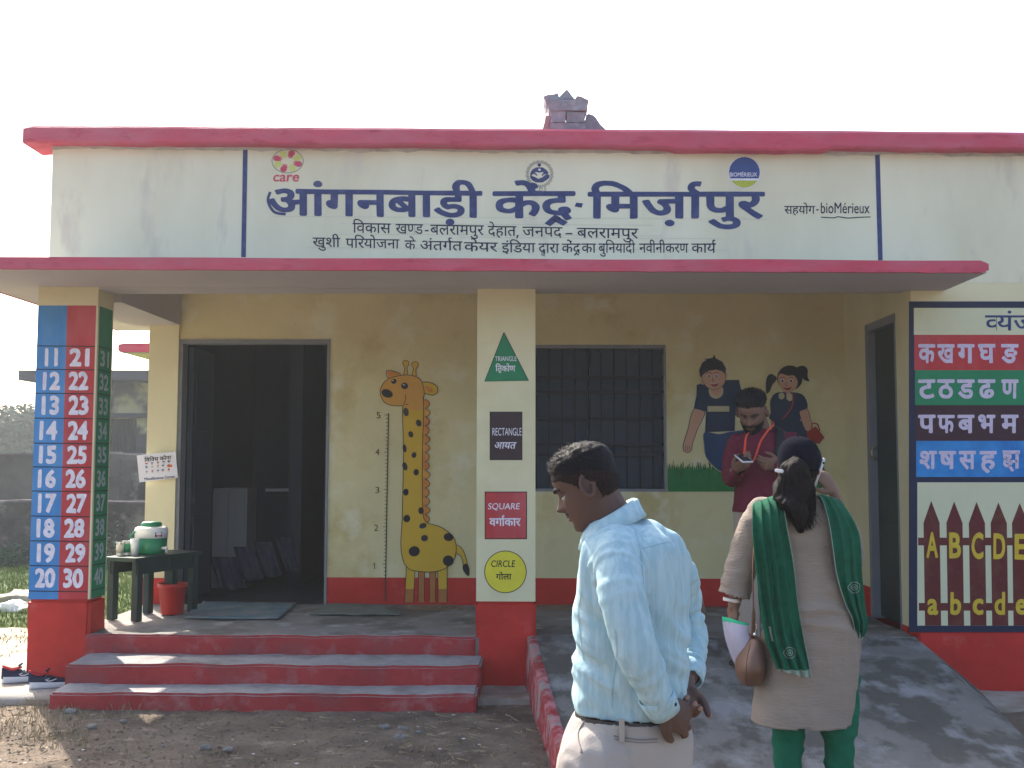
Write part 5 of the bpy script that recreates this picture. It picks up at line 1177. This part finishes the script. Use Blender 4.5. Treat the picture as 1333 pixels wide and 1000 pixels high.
# collar: a standing band sloping down to the throat
bm = bmesh.new(); N = 40; rows = []
cb_, cf_ = p1(826, 654), p1(768, 687)     # nape top, throat
cc = (cb_+cf_)/2
for k in range(N+1):
    g = k/N*2*PI; t = (1-math.cos(g))/2          # 0 at nape .. 1 at throat
    base = Vector((cb_.x*(1-t)+cf_.x*t, Y1+.068*math.sin(g), cb_.z*(1-t)+cf_.z*t))
    out = Vector((base.x-cc.x, base.y-cc.y, 0)).normalized()
    rows.append([bm.verts.new(base-out*.004+Vector((0, 0, -.03))), bm.verts.new(base+Vector((0, 0, .008))), bm.verts.new(base+out*.006+Vector((0, 0, .006))), bm.verts.new(base+out*.017+Vector((0, 0, -.018))), bm.verts.new(base+out*.027+Vector((0, 0, -.034-.022*t**3)))])
for k in range(N):
    for j in range(4): bm.faces.new((rows[k][j], rows[k+1][j], rows[k+1][j+1], rows[k][j+1]))
o = bobj('collar', bm, SHB, m1, True); s = o.modifiers.new('t', 'SOLIDIFY'); s.thickness = .004
# trousers
TRB = mat('beige_twill', (.37, .33, .30), .85, .06, 6, .25, 160)
bm = bmesh.new()
ring_loft(bm, [r1(812, 1035, 74, .14, 0, -.1), r1(814, 1000, 82, .15, 0, -.1), r1(816, 968, 82, .15, 0, -.1), r1(818, 945, 76, .145, 0, -.1), r1(819, 926, 65, .14, 0, ya)], 40)
for (dx, dy, kx) in ((-.06, -.085, -.10), (.03, .09, .03)):
    c = p1(812, 985); cap(bm, [(c.x+dx, Y1+dy, .74), (c.x+dx+kx*.9, Y1+dy, .44), (c.x+dx+kx*.5, Y1+dy, .07)], [.105, .078, .066], 18)
me = fuse(bm, .007, 5, .5)
shell('trousers', me, TRB, m1, lambda co, n: .005*nz_(co, 10, 10, 14)+.006*nz_(co, 20, 20, 8, 3)*max(0, min(1, (.78-co.z)/.1))+.002*nz_(co, 40, 40, 40), lambda c: c.z < .075 or c.z > p1(818, 928).z)
bc_ = p1(819, 932); bm = bmesh.new(); ring_loft(bm, [(bc_-Vector((0, 0, .006)), 67.5*K1, .144, ya), (bc_+Vector((0, 0, .014)), 66.5*K1, .142, ya)], 48, 2, caps=False); bobj('belt', bm, mat('black_leather', (.02, .018, .02), .4, .1, 30, .1, spec=.5), m1, True)
for (px, dd) in ((803, 0), (757, .04)):
    q = p1(px, 930); bm = bmesh.new(); dx = q.x-bc_.x; yy = Y1-math.sqrt(max(0, 1-(dx/(66*K1))**2))*.15-.012; box(bm, q.x-.006, q.x+.006, yy, yy+.012, q.z-.028, q.z+.022); bobj('belt_loop', bm, TRB, m1, bevel=.002)
STM = mat('grey_seam_thread', (.20, .19, .19), .9, 0, 9, 0)  # plain grey thread for the pocket welt lines
def surf_line(name, pts, r, m, par, target, off=.002):
    from mathutils.bvhtree import BVHTree
    dg = bpy.context.evaluated_depsgraph_get(); bvh = BVHTree.FromObject(target, dg); out = []
    P_ = spline(pts, 6, False)
    for p in P_:
        d = (at(p[0], p[1], 5)-Vector((0, 0, CAMZ))).normalized(); h = bvh.ray_cast(Vector((0, 0, CAMZ)), d)
        if h[0]: out.append(h[0]-d*off)
    if len(out) > 1: bm = bmesh.new(); tube(bm, out, r, 6, sub=1); bobj(name, bm, m, par, True)
bpy.context.view_layer.update()
sh = [o for o in m1.children if o.name.startswith('shirt')][0]; tr = [o for o in m1.children if o.name.startswith('trousers')][0]
SSM = mat('blue_seam_thread', (.24, .40, .48), .9, 0, 9, 0)
surf_line('yoke_seam', [(836, 714), (855, 709), (877, 704)], .0007, SSM, m1, sh); surf_line('armhole_seam', [(826, 690), (833, 712), (836, 740), (838, 760)], .0007, SSM, m1, sh)
surf_line('side_seam', [(801, 820), (803, 850), (798, 890), (796, 922)], .0007, SSM, m1, sh); surf_line('placket_seam', [(757, 770), (753, 800), (756, 830), (760, 860)], .0007, SSM, m1, sh)
surf_line('pocket_welt', [(799, 958), (815, 961), (835, 963), (856, 962)], .0014, STM, m1, tr); surf_line('pocket_welt', [(800, 962), (815, 965), (836, 967), (856, 966)], .0010, STM, m1, tr)
surf_line('pocket_welt', [(766, 932), (752, 955), (757, 980)], .0028, TRB, m1, tr)
# red thread on far wrist
bm = bmesh.new(); 
SHO = mat('brown_leather_shoe', (.07, .035, .02), .4, .1, 20, .1, spec=.5)
def foot(M, name, m, par, L_=.27):
    bm = bmesh.new(); cap(bm, [M @ Vector((.0, 0, .045)), M @ Vector((.07, 0, .05)), M @ Vector((.17, 0, .032)), M @ Vector((L_-.06, 0, .024))], [(.038, .045), (.040, .048), (.045, .030), (.036, .02)], 14)
    o = bobj(name, bm, m, par, True); bm = bmesh.new()
    box(bm, -.04, L_-.02, -.042, .042, 0, .016); bmesh.ops.bevel(bm, geom=[e for e in bm.edges if abs((e.verts[0].co-e.verts[1].co).z) > .01], offset=.035, segments=5); bmesh.ops.transform(bm, matrix=M, verts=bm.verts); bobj('shoe_sole', bm, mat('dark_rubber', (.03, .03, .03), .8, .1, 9, 0), par, True); return o
c = p1(812, 985)
for (dx, dy, kx) in ((-.06, -.085, -.10), (.03, .09, .03)): foot(Matrix.Translation((c.x+dx+kx*.5, Y1+dy, .0)) @ Matrix.Rotation(PI-.1, 4, 'Z'), 'shoe', SHO, m1)
band('wrist_thread', p1(888, 882, .045), .031, .031, .004, mat('red_thread', (.5, .05, .03), .7, 0, 9, 0), m1, cdF, .002)

# ================= woman in beige kurta with green scarf (back view) =================
Y2 = 4.70; K2 = Y2/FPX; p2 = lambda px, py, dy=0: at(px, py, Y2+dy)
gz2 = FZ*(1-(YF-Y2)/3.1)
m2 = thing('person', 'woman seen from behind in beige kurta, green scarf and dark cap, phone at ear', 'person', (p2(1045, 800).x, Y2, gz2))
HM2 = headM(p2(1040, 623, -.0), PI/2-.15, R(10), .94)
SK2 = mat('light_brown_skin', (.20, .11, .072), .5, .1, 14, .1, 120, spec=.4)
bm = bmesh.new(); head_bm(bm, HM2, True); ear_bm(bm, HM2, 1); ear_bm(bm, HM2, -1)
tube(bm, [p2(1040, 615), p2(1042, 640), p2(1043, 680)], [.047, .05, .06], 14)
ring_loft(bm, [(p2(1045, 915), .14, .10, 0), (p2(1050, 860), .15, .11, 0), (p2(1050, 800), .13, .10, 0), (p2(1048, 730), .13, .10, 0), (p2(1045, 680), .16, .09, 0), (p2(1043, 655), .07, .06, 0)])
LW = p2(955, 790, .02)
cap(bm, [p2(990, 668), p2(968, 730, .03), LW], [.045, .038, .025], 12); hand(bm, p2(955, 788, .02), Vector((-.05, .05, -1)), Vector((-.9, -.35, 0)), 1, (.5, .55, .6, .6), .5, .92)
RW = p2(1086, 640, .08)
cap(bm, [p2(1096, 680), p2(1112, 730, .08), RW], [.045, .037, .026], 12); hand(bm, RW, p2(1070, 618, .06)-RW, Vector((.4, -.9, .1)), -1, (.5, .5, .55, .6), .3, .9)
for s, px in ((-1, 1026), (1, 1092)):
    cap(bm, [p2(px, 900), p2(px, 960, 0), (p2(px, 960).x, Y2, gz2+.09)], [.07, .055, .04], 12)
link('body', fuse(bm, .0055, 2, .4), SK2, m2, True)
PG = mat('green_cotton', (.008, .125, .066), .85, .12, 9, .2, 90)
bm = bmesh.new()
for px in (1026, 1092): q = p2(px, 960); cap(bm, [p2(px, 880), p2(px, 955), (q.x, Y2, .30+gz2), (q.x-.004, Y2, gz2+.10)], [.082, .066, .060, .050], 18)
shell('trousers', fuse(bm, .008, 4), PG, m2, lambda co, n: .004*nz_(co, 14, 14, 9)+.008*max(-.3, 1-3*abs(nz_(Vector((co.x, co.y, co.z+.6*co.x)), 6, 6, 13))), lambda c: c.z < gz2+.07)
for px, dx in ((1026, 0), (1092, 0)): foot(Matrix.Translation((p2(px, 960).x, Y2, gz2)) @ Matrix.Rotation(PI/2-.05, 4, 'Z'), 'sandal', SHO, m2, .24)
KU = mat('beige_slub_cotton', (.32, .26, .213), .9, .14, 9, .6, 90, stretch=(.3, .3, 1.6))
bm = bmesh.new(); r2 = lambda px, py, w_, d_, dy=0: (p2(px, py, dy), w_*K2, d_, 0)
ring_loft(bm, [r2(1041, 953, 60, .15), r2(1044, 925, 60, .145), r2(1051, 870, 60, .14), r2(1056, 820, 57, .14), r2(1055, 778, 48, .125), r2(1050, 738, 44, .112), r2(1046, 700, 51, .115), r2(1044, 672, 56, .10), r2(1042, 655, 36, .08), r2(1041, 645, 20, .06)], 44)
s2 = [p2(992, 667), p2(981, 690, .0), p2(969, 720, .02), p2(962, 750, .02), p2(956, 775, .02)]
cap(bm, s2, [.062, .062, .060, .063, .066], 18); s3_ = [p2(1092, 678), p2(1103, 702, .03), p2(1110, 728, .07), p2(1104, 700, .12), p2(1096, 675, .12)]; cap(bm, s3_, [.058, .054, .048, .042, .038], 16)
me = fuse(bm, .008, 6, .5)
def w2(co, n):
    d, t = dist_line(co, s2)
    if d < .085: return .005*max(-.4, 1-3*abs(noise.noise(Vector((t*1.7, co.x*10, co.y*10)))))+.004*nz_(co, 20, 20, 12)
    a = (co.z-p2(1050, 790).z)/.12
    return .012*nz_(co, 5, 5, 1.2)*(1 if co.z < .95 else .4)+(.008*max(-.4, 1-3*abs(nz_(co, 8, 8, 1.1, 9))) if co.z < .85 else 0)+.012*math.exp(-a*a)*max(-.5, 1-3*abs(nz_(Vector((co.x, co.y, co.z+.25*co.x)), 4, 4, 15, 5)))+.003*nz_(co, 18, 18, 18)+.006*math.exp(-((co.z-1.27)/.1)**2)*nz_(co, 12, 12, 30)
cu = s2[-1]; cud = (s2[-1]-s2[-2]).normalized(); hem = p2(1050, 940).z
shell('kurta', me, KU, m2, w2, lambda c: c.z < hem+.004*math.sin(c.x*30) or ((c-cu).dot(cud) > .0 and (c-cu).length < .1))
# long hair tied under the cap
HB = mat('dark_brown_hair', (.007, .0045, .005), .6, .35, 50, .5, 130, spec=.08, stretch=(1, 1, .12))
bm = bmesh.new()
cap(bm, [p2(1035, 616, -.085), p2(1033, 634, -.10), p2(1035, 655, -.125), p2(1043, 675, -.135), p2(1042, 688, -.135)], [(.066, .03), (.088, .048), (.082, .048), (.056, .038), (.022, .016)], 18, 5)
me = fuse(bm, .006, 4); me.update(); wrinkle(me, lambda co, n: .012*nz_(co, 26, 26, 5)+.005*nz_(co, 70, 70, 12))
bm = bmesh.new(); bm.from_mesh(me); rr = random.Random(3)
for i in range(420):
    a_ = rr.uniform(-1, 1); x0 = 1036+a_*24; q0 = p2(x0, rr.uniform(622, 645), -.11-.035*(1-a_*a_)); x1 = 1038+a_*20+rr.gauss(0, 3); q1 = p2(x1, 655+rr.uniform(-6, 8), -.14-.02*(1-a_*a_)); x2 = 1046+a_*10+rr.gauss(0, 5); q2 = p2(x2, 672+rr.uniform(-4, 20), -.15); 
    tube(bm, [q0, q1, q2], [.0022, .0022, .0006], 3, False, sub=4)
bobj('hair', bm, HB, m2, True)
hair_mesh('hair', HM2, m2, lambda a: itp([(0, .18), (.9, .15), (1.4, .10), (2, .055), (PI, .05)], a)[0], lambda z, a: .012, HB, 0, fem=True)
# cap: dome shell over the head with a back strap and a peak on the far side
CAPM = mat('dark_navy_cap_fabric', (.004, .005, .012), .95, .1, 30, .2, 150, spec=.03)
bm = bmesh.new(); N, A = 22, 64; g = []
for i in range(N+1):
    z = .092+(.232-.092)*i/N; row = []
    for k in range(A):
        a = k*2*PI/A; p = headpt(z, a, True); n_ = Vector((p.x, p.y*1.0, (z-.12)*.9)).normalized(); row.append(bm.verts.new(HM2 @ (p+n_*(.024+.002*math.cos(a*6)*(1-i/N)))))
    g.append(row)
for i in range(N):
    for k in range(A): bm.faces.new((g[i][k], g[i][(k+1) % A], g[i+1][(k+1) % A], g[i+1][k]))
bm.faces.new(g[-1]); o = bobj('cap', bm, CAPM, m2, True); s = o.modifiers.new('t', 'SOLIDIFY'); s.thickness = .003
bm = bmesh.new(); pr = []
for k in range(25):
    a = -1.05+2.1*k/24; b0 = headpt(.13, a, True); d = Vector((math.cos(a*.8), math.sin(a*.5)*.35, 0)); pr.append([bm.verts.new(HM2 @ (b0*1.12+Vector((d.x*t*.07*math.cos(a*.8), d.y*t*.03, .0-t*.012-.012*abs(a)*t))+Vector((0, 0, .0)))) for t in (0, .5, 1)])
for k in range(24):
    for t in (0, 1): bm.faces.new((pr[k][t], pr[k+1][t], pr[k+1][t+1], pr[k][t+1]))
o2 = bobj('cap_peak', bm, CAPM, o, True); s = o2.modifiers.new('t', 'SOLIDIFY'); s.thickness = .004
bm = bmesh.new(); ball(bm, HM2 @ Vector((-.02, 0, .256)), .007, 12); bobj('cap_button', bm, CAPM, o, True)
q = p2(1014, 613, -.125); bm = bmesh.new(); box(bm, q.x-.018, q.x+.018, q.y-.004, q.y+.01, q.z-.007, q.z+.007); bmesh.ops.rotate(bm, verts=bm.verts, cent=q, matrix=Matrix.Rotation(-.5, 3, 'Z') @ Matrix.Rotation(.15, 3, 'Y')); bobj('cap_strap_buckle', bm, mat('white_strap_buckle', (.7, .7, .7), .4, .1, 90, .2), o, bevel=.003)
# scarf
SC = mat('green_scarf_chiffon', (.006, .125, .063), .85, .28, 18, .8, 120); SCE = mat('scarf_border_silver', (.28, .36, .30), .6, .3, 70, .3, 150)
def drape(name, rows, m, parent, amp=.012, pleats=5, base=lambda u, v: 0, nu=64, sub=8, th=.002, seed=0, edge=None, parent_only=None):
    L_ = [Vector(r[0]) for r in rows]; R2 = [Vector(r[1]) for r in rows]; P_ = []
    def sp(A_):
        o = []
        for i in range(len(A_)-1):
            a, b, c, d = A_[max(0, i-1)], A_[i], A_[i+1], A_[min(len(A_)-1, i+2)]
            for k in range(sub): o.append(cr(a, b, c, d, k/sub))
        return o+[A_[-1]]
    L_, R2 = sp(L_), sp(R2); n = len(L_); bm = bmesh.new(); g = []
    for i in range(n):
        v = i/(n-1); row = []
        for k in range(nu+1):
            u = k/nu; uu = u+.02*math.sin(u*pleats*6+v*5+seed); p = L_[i].lerp(R2[i], uu)
            ph = u*pleats*2*PI+seed+1.6*noise.noise(Vector((u*2, v*2.5, seed)))
            p = p+Vector((0, -(base(u, v)+amp*(math.sin(ph)*.6+.5*abs(math.sin(ph*.5+1)))*(.5+.5*v)-amp*.3+.5*amp*noise.noise(Vector((u*9, v*4, seed+4)))), 0)); row.append(bm.verts.new(p))
        g.append(row)
    for i in range(n-1):
        for k in range(nu):
            f = bm.faces.new((g[i][k], g[i+1][k], g[i+1][k+1], g[i][k+1]))
            if edge and (i >= n-1-edge[0] or k < edge[1] or k >= nu-edge[2]): f.material_index = 1
    o = bobj(name, bm, [m, SCE], parent, True); s = o.modifiers.new('t', 'SOLIDIFY'); s.thickness = th; return o
bulge = lambda u, v: .02*math.sin(u*PI)
E2 = lambda px, py, d: p2(px, py, -d)
scf = drape('scarf', [(E2(985, 665, -.08), E2(1012, 648, -.06)), (E2(980, 655, .03), E2(1010, 643, .06)), (E2(978, 668, .12), E2(1018, 655, .13)), (E2(979, 700, .16), E2(1024, 690, .15)), (E2(984, 745, .165), E2(1032, 735, .15)), (E2(990, 790, .17), E2(1038, 785, .155)), (E2(996, 830, .175), E2(1046, 830, .165)), (E2(1009, 866, .18), E2(1053, 862, .175)), (E2(1012, 872, .18), E2(1057, 883, .175))], SC, m2, .017, 4, bulge, seed=1, edge=(5, 0, 1))
tag(scf, 'green scarf end hanging down the left of her back')
scb = drape('scarf', [(E2(1000, 700, .150), E2(1015, 700, .155)), (E2(988, 760, .150), E2(1015, 760, .155)), (E2(990, 800, .150), E2(1018, 800, .155)), (E2(997, 832, .15), E2(1020, 838, .155))], SC, m2, .008, 2, bulge, seed=3, edge=(5, 0, 0))
scr = drape('scarf', [(E2(1068, 650, -.07), E2(1096, 668, -.10)), (E2(1064, 642, .05), E2(1092, 650, .0)), (E2(1072, 655, .12), E2(1108, 672, .06)), (E2(1080, 685, .15), E2(1118, 695, .05)), (E2(1085, 715, .16), E2(1121, 718, .05)), (E2(1090, 750, .15), E2(1122, 750, .04)), (E2(1100, 785, .13), E2(1126, 785, .03)), (E2(1110, 808, .12), E2(1129, 815, .03)), (E2(1113, 835, .08), E2(1122, 832, .03))], SC, m2, .015, 3, bulge, seed=2, edge=(2, 1, 0))
tag(scr, 'green scarf end hanging over her right shoulder and arm')
bpy.context.view_layer.update()
for cxp, cyp in ((1028, 850), (1112, 765)):
    for r_ in (7.5, 4, 1.5): surf_line('scarf_motif', [(cxp+r_*math.cos(k*PI/5)*(1+.15*math.sin(k*3)), cyp+r_*.95*math.sin(k*PI/5)) for k in range(11)], .0016, SCE, m2, scf if cxp < 1100 else scr)
# watch
band('wrist_watch', p2(953, 783, .02), .031, .031, .014, mat('white_watch_strap', (.75, .68, .64), .5, 0, 9, 0), m2, (.1, 0, 1), .005)

# things she carries
lp = thing('phone', 'pale phone held to the ear of the woman in the cap', 'phone', tuple(p2(1068, 622, .03)))
q = p2(1066, 618, .04); bm = bmesh.new(); box(bm, -.035, .035, -.004, .004, -.072, .072); bmesh.ops.bevel(bm, geom=bm.edges[:], offset=.003, segments=2); bmesh.ops.rotate(bm, verts=bm.verts, cent=(0, 0, 0), matrix=Matrix.Rotation(.35, 3, 'Y') @ Matrix.Rotation(PI/2-.3, 3, 'Z')); bmesh.ops.translate(bm, verts=bm.verts, vec=q); bobj('phone_body', bm, mat('pale_phone_shell', (.6, .6, .6), .3, 0, 9, 0, spec=.5), lp, True)
bm = bmesh.new(); ball(bm, q+Vector((.012, -.03, .05)), .006, 10); bobj('phone_lens', bm, BLACK, lp, True)
hb = thing('handbag', 'brown leather shoulder bag hanging by the woman in the cap', 'bag', tuple(p2(975, 860)))
LB = mat('brown_bag_leather', (.135, .065, .04), .45, .15, 9, .15, 60, spec=.5)
bm = bmesh.new(); c = p2(977, 858, -.02)
ring_loft(bm, [(p2(977, 892, -.02), 7*K2, .03, 0), (p2(976, 885, -.02), 15*K2, .09, 0), (p2(976, 868, -.02), 17.5*K2, .13, 0), (p2(978, 850, -.02), 15*K2, .125, 0), (p2(980, 836, -.02), 11*K2, .11, 0), (p2(981, 828, -.02), 7.5*K2, .09, 0)], 32)
me = fuse(bm, .006, 4); me.update(); wrinkle(me, lambda co, n: .003*nz_(co, 12, 12, 12)); link('bag_body', me, LB, hb, True)
for dy in (-.055, .03):
    bm = bmesh.new(); tube(bm, [p2(980, 832, -.02+dy), p2(981, 800, dy-.06), p2(980, 740, dy-.08), p2(984, 690, dy*.5-.10), p2(992, 660, -.08)], [(.008, .003)]*5, 8); bobj('strap', bm, LB, hb, True)
bm = bmesh.new(); tube(bm, [p2(983, 829, -.10), p2(985, 820, -.10), p2(984, 812, -.10)], .0045, 8); ball(bm, p2(983, 826, -.105), .009, 10); bobj('buckle', bm, mat('silver_buckle', (.7, .7, .7), .25, 0, 9, 0, metal=1), hb, True)
bm = bmesh.new(); tube(bm, [p2(971, 888, -.148), p2(972, 860, -.16), p2(977, 838, -.14)], .0015, 6); bobj('bag_seam', bm, mat('dark_brown_leather', (.06, .03, .02), .5, .1, 9, 0), hb, True)
pf = thing('papers', 'sheaf of lilac papers with a green edge in her left hand', 'papers', tuple(p2(955, 830)))
for i, dx in enumerate((0, 4, 9)):
    T = [p2(940+dx, 802+i, .05-.02*i), p2(966+dx, 812, -.02-.02*i), p2(976+dx*.6, 838, -.02-.02*i), p2(958+dx*.4, 868-i*6, .03-.02*i)]; bm = bmesh.new(); n = 10; g = []
    for a in range(n+1):
        row = []
        for b in range(n+1):
            u, v = a/n, b/n; p = T[0].lerp(T[1], u).lerp(T[3].lerp(T[2], u), v); row.append(bm.verts.new(p+Vector((-.012*math.sin(v*PI), -.02*math.sin(u*PI), 0))))
        g.append(row)
    for a in range(n):
        for b in range(n): f = bm.faces.new((g[a][b], g[a+1][b], g[a+1][b+1], g[a][b+1])); f.material_index = 1 if b == 0 else 0
    o = bobj('sheet', bm, [mat('lilac_paper', (.42, .40, .50), .7, .05, 20, 0), mat('green_paper_edge', (.02, .4, .2), .6, 0, 9, 0)], pf, True); s = o.modifiers.new('t', 'SOLIDIFY'); s.thickness = .0012

# ================= man in the maroon shirt (on the ramp, looking at a phone) =================
Y3 = 6.80; K3 = Y3/FPX; p3 = lambda px, py, dy=0: at(px, py, Y3+dy); g3 = FZ*(1-(YF-Y3)/3.1)
m3 = thing('person', 'bearded man in a maroon shirt with an orange lanyard looking down at a phone', 'person', (p3(992, 700).x, Y3, g3))
HM3 = headM(p3(981, 546, .0), -PI/2-.42, R(32), 1.08)
SK3 = mat('warm_brown_skin', (.17, .092, .064), .55, .12, 14, .12, 120)
bm = bmesh.new(); head_bm(bm, HM3); ear_bm(bm, HM3, 1); ear_bm(bm, HM3, -1)
tube(bm, [p3(984, 540, .03), p3(990, 560, .05), p3(994, 585, .05)], [.055, .06, .07], 14)
ring_loft(bm, [(p3(990, 690), .15, .1, 0), (p3(994, 640), .14, .1, 0), (p3(996, 592), .14, .09, 0), (p3(996, 570, .03), .08, .07, 0)])
LH3, RH3 = p3(966, 606, -.24), p3(1002, 603, -.24)
cap(bm, [p3(961, 592, .01), p3(952, 620, -.04), LH3+Vector((-.03, .04, -.02))], [.03, .034, .024], 12); cap(bm, [p3(1030, 592, .01), p3(1041, 620, -.03), RH3+Vector((.05, .03, -.01))], [.03, .034, .024], 12)
hand(bm, LH3+Vector((-.035, .05, -.03)), Vector((.55, -.55, .45)), Vector((-.3, -.5, -.8)), -1, (.45, .5, .55, .6), .5, 1.0)
hand(bm, RH3+Vector((.06, .04, -.01)), Vector((-.85, -.35, .05)), Vector((.3, -.85, -.3)), 1, (.6, .65, .7, .75), .3, 1.0)
for px in (975, 1010): cap(bm, [p3(px, 690), p3(px, 750), (p3(px, 750).x, Y3, g3+.09)], [.08, .055, .04], 12)
link('body', fuse(bm, .0045, 1, .4), SK3, m3, True); eyes(HM3, m3)
hair_mesh('hair', HM3, m3, hl1, lambda z, a: .005+.014*min(1, max(0, (z-.13)/.05)), nstr=1500, strl=.012)
bm = bmesh.new(); g = {}
for i in range(22):
    z = .001+i*.0035
    for k in range(-30, 31):
        a = k*PI/60*1.05; p = headpt(z, a); c = (z < .050+.035*max(0, abs(a)-.45) and abs(a) > .0) or (.063 < z < .077 and abs(a) < .5) or (abs(a) > .42 and z < .072+.02*(abs(a)-.4))
        g[i, k] = (bm.verts.new(HM3 @ (p+Vector((.006 if c else -.004, 0, -.001))+p*.04*(1 if c else 0)+Vector((0, 0, .0015*noise.noise(p*300))))), c)
for i in range(21):
    for k in range(-30, 30):
        q = [g[i, k], g[i, k+1], g[i+1, k+1], g[i+1, k]]
        if sum(x[1] for x in q) >= 3: bm.faces.new([x[0] for x in q])
bobj('beard', bm, HAIR, m3, True)
MS = mat('maroon_cotton', (.115, .012, .028), .85, .1, 9, .2, 100)
bm = bmesh.new(); r3 = lambda px, py, w_, d_, dy=0: (p3(px, py, dy), w_*K3, d_, 0)
ring_loft(bm, [r3(990, 668, 36, .13), r3(992, 650, 36, .13), r3(994, 620, 36, .13), r3(996, 595, 40, .13), r3(996, 580, 42, .12), r3(995, 567, 34, .10, .02), r3(993, 560, 18, .07, .03)], 36)
sA = [p3(960, 576, .02), p3(953, 600, .0), p3(951, 622, -.04), p3(958, 616, -.14), p3(962, 612, -.20)]; sB = [p3(1032, 576, .02), p3(1040, 598, 0), p3(1044, 620, -.03), p3(1028, 612, -.14), p3(1014, 606, -.20)]
cap(bm, sA, [.062, .060, .055, .045, .038], 16); cap(bm, sB, [.062, .060, .055, .045, .038], 16)
me = fuse(bm, .008, 5); shell('shirt', me, MS, m3, lambda co, n: .008*nz_(co, 11, 11, 7)+.005*nz_(co, 24, 24, 18), lambda c: c.z < p3(990, 666).z or (c-sA[-1]).length < .035 or (c-sB[-1]).length < .035)
bm = bmesh.new()
for px in (973, 1010): q = p3(px, 760); cap(bm, [p3(px+2, 660), p3(px, 740), (q.x, Y3, g3+.09)], [.095, .075, .065], 16)
shell('trousers', fuse(bm, .009, 4), mat('tan_trouser_cotton', (.33, .27, .22), .9, .06, 9, .2, 100), m3, lambda co, n: .006*nz_(co, 14, 14, 6), lambda c: c.z < g3+.075)
for px in (973, 1010): foot(Matrix.Translation((p3(px, 750).x-.03*(px < 990), Y3+.02, g3+.003)) @ Matrix.Rotation(-PI/2-.35*(px < 990), 4, 'Z'), 'shoe', mat('tan_leather_shoe', (.20, .10, .045), .5, .1, 9, .1), m3)
bm = bmesh.new(); tube(bm, [p3(1004, 548, .0), p3(1007, 553, -.09), p3(1000, 560, -.135), p3(990, 575, -.15), p3(985, 590, -.16), p3(981, 600, -.17)], [(.0062, .0015)]*6, 8, up=Vector((0, 1, 0))); tube(bm, [p3(975, 563, -.10), p3(971, 570, -.14), p3(969, 590, -.155), p3(968, 600, -.16)], [(.003, .002), (.006, .002), (.008, .002), (.008, .002)], 8, up=Vector((0, 1, 0)))
bobj('lanyard', bm, mat('orange_lanyard_ribbon', (.62, .07, .03), .6, .1, 20, 0), m3, True)
bm = bmesh.new(); tube(bm, [p3(1012, 556, .04), p3(1016, 562, -.08), p3(1015, 580, -.135), p3(1013, 605, -.13), p3(1016, 635, -.09), p3(1028, 650, .02)], [(.028, .006)]*6, 10, up=Vector((0, 1, 0))); ball(bm, p3(1010, 610, .22), (.16, .10, .24), 20)
bk_ = thing('backpack', 'black backpack on the back of the man in the maroon shirt', 'backpack', tuple(p3(1010, 610, .2))); bobj('pack_body', bm, mat('black_nylon', (.012, .013, .02), .7, .1, 9, .1), bk_, True)
ph = thing('phone', 'white phone held in both hands by the man in the maroon shirt', 'phone', tuple(p3(967, 598, -.27)))
q = p3(968, 597, -.275); Mx = Matrix.Translation(q) @ Matrix.Rotation(.2, 4, 'Z') @ Matrix.Rotation(.35, 4, 'X'); bm = bmesh.new(); box(bm, -.034, .034, -.062, .062, -.005, .005); bmesh.ops.bevel(bm, geom=bm.edges[:], offset=.003, segments=2); bmesh.ops.transform(bm, matrix=Mx @ Matrix.Rotation(.05, 4, 'Z'), verts=bm.verts); bobj('phone_body', bm, MATS['pale_phone_shell'], ph, True)
bm = bmesh.new(); box(bm, -.030, .030, -.058, .058, .0055, .0065); bmesh.ops.transform(bm, matrix=Mx @ Matrix.Rotation(.05, 4, 'Z'), verts=bm.verts); bobj('phone_screen', bm, BLACK, ph)
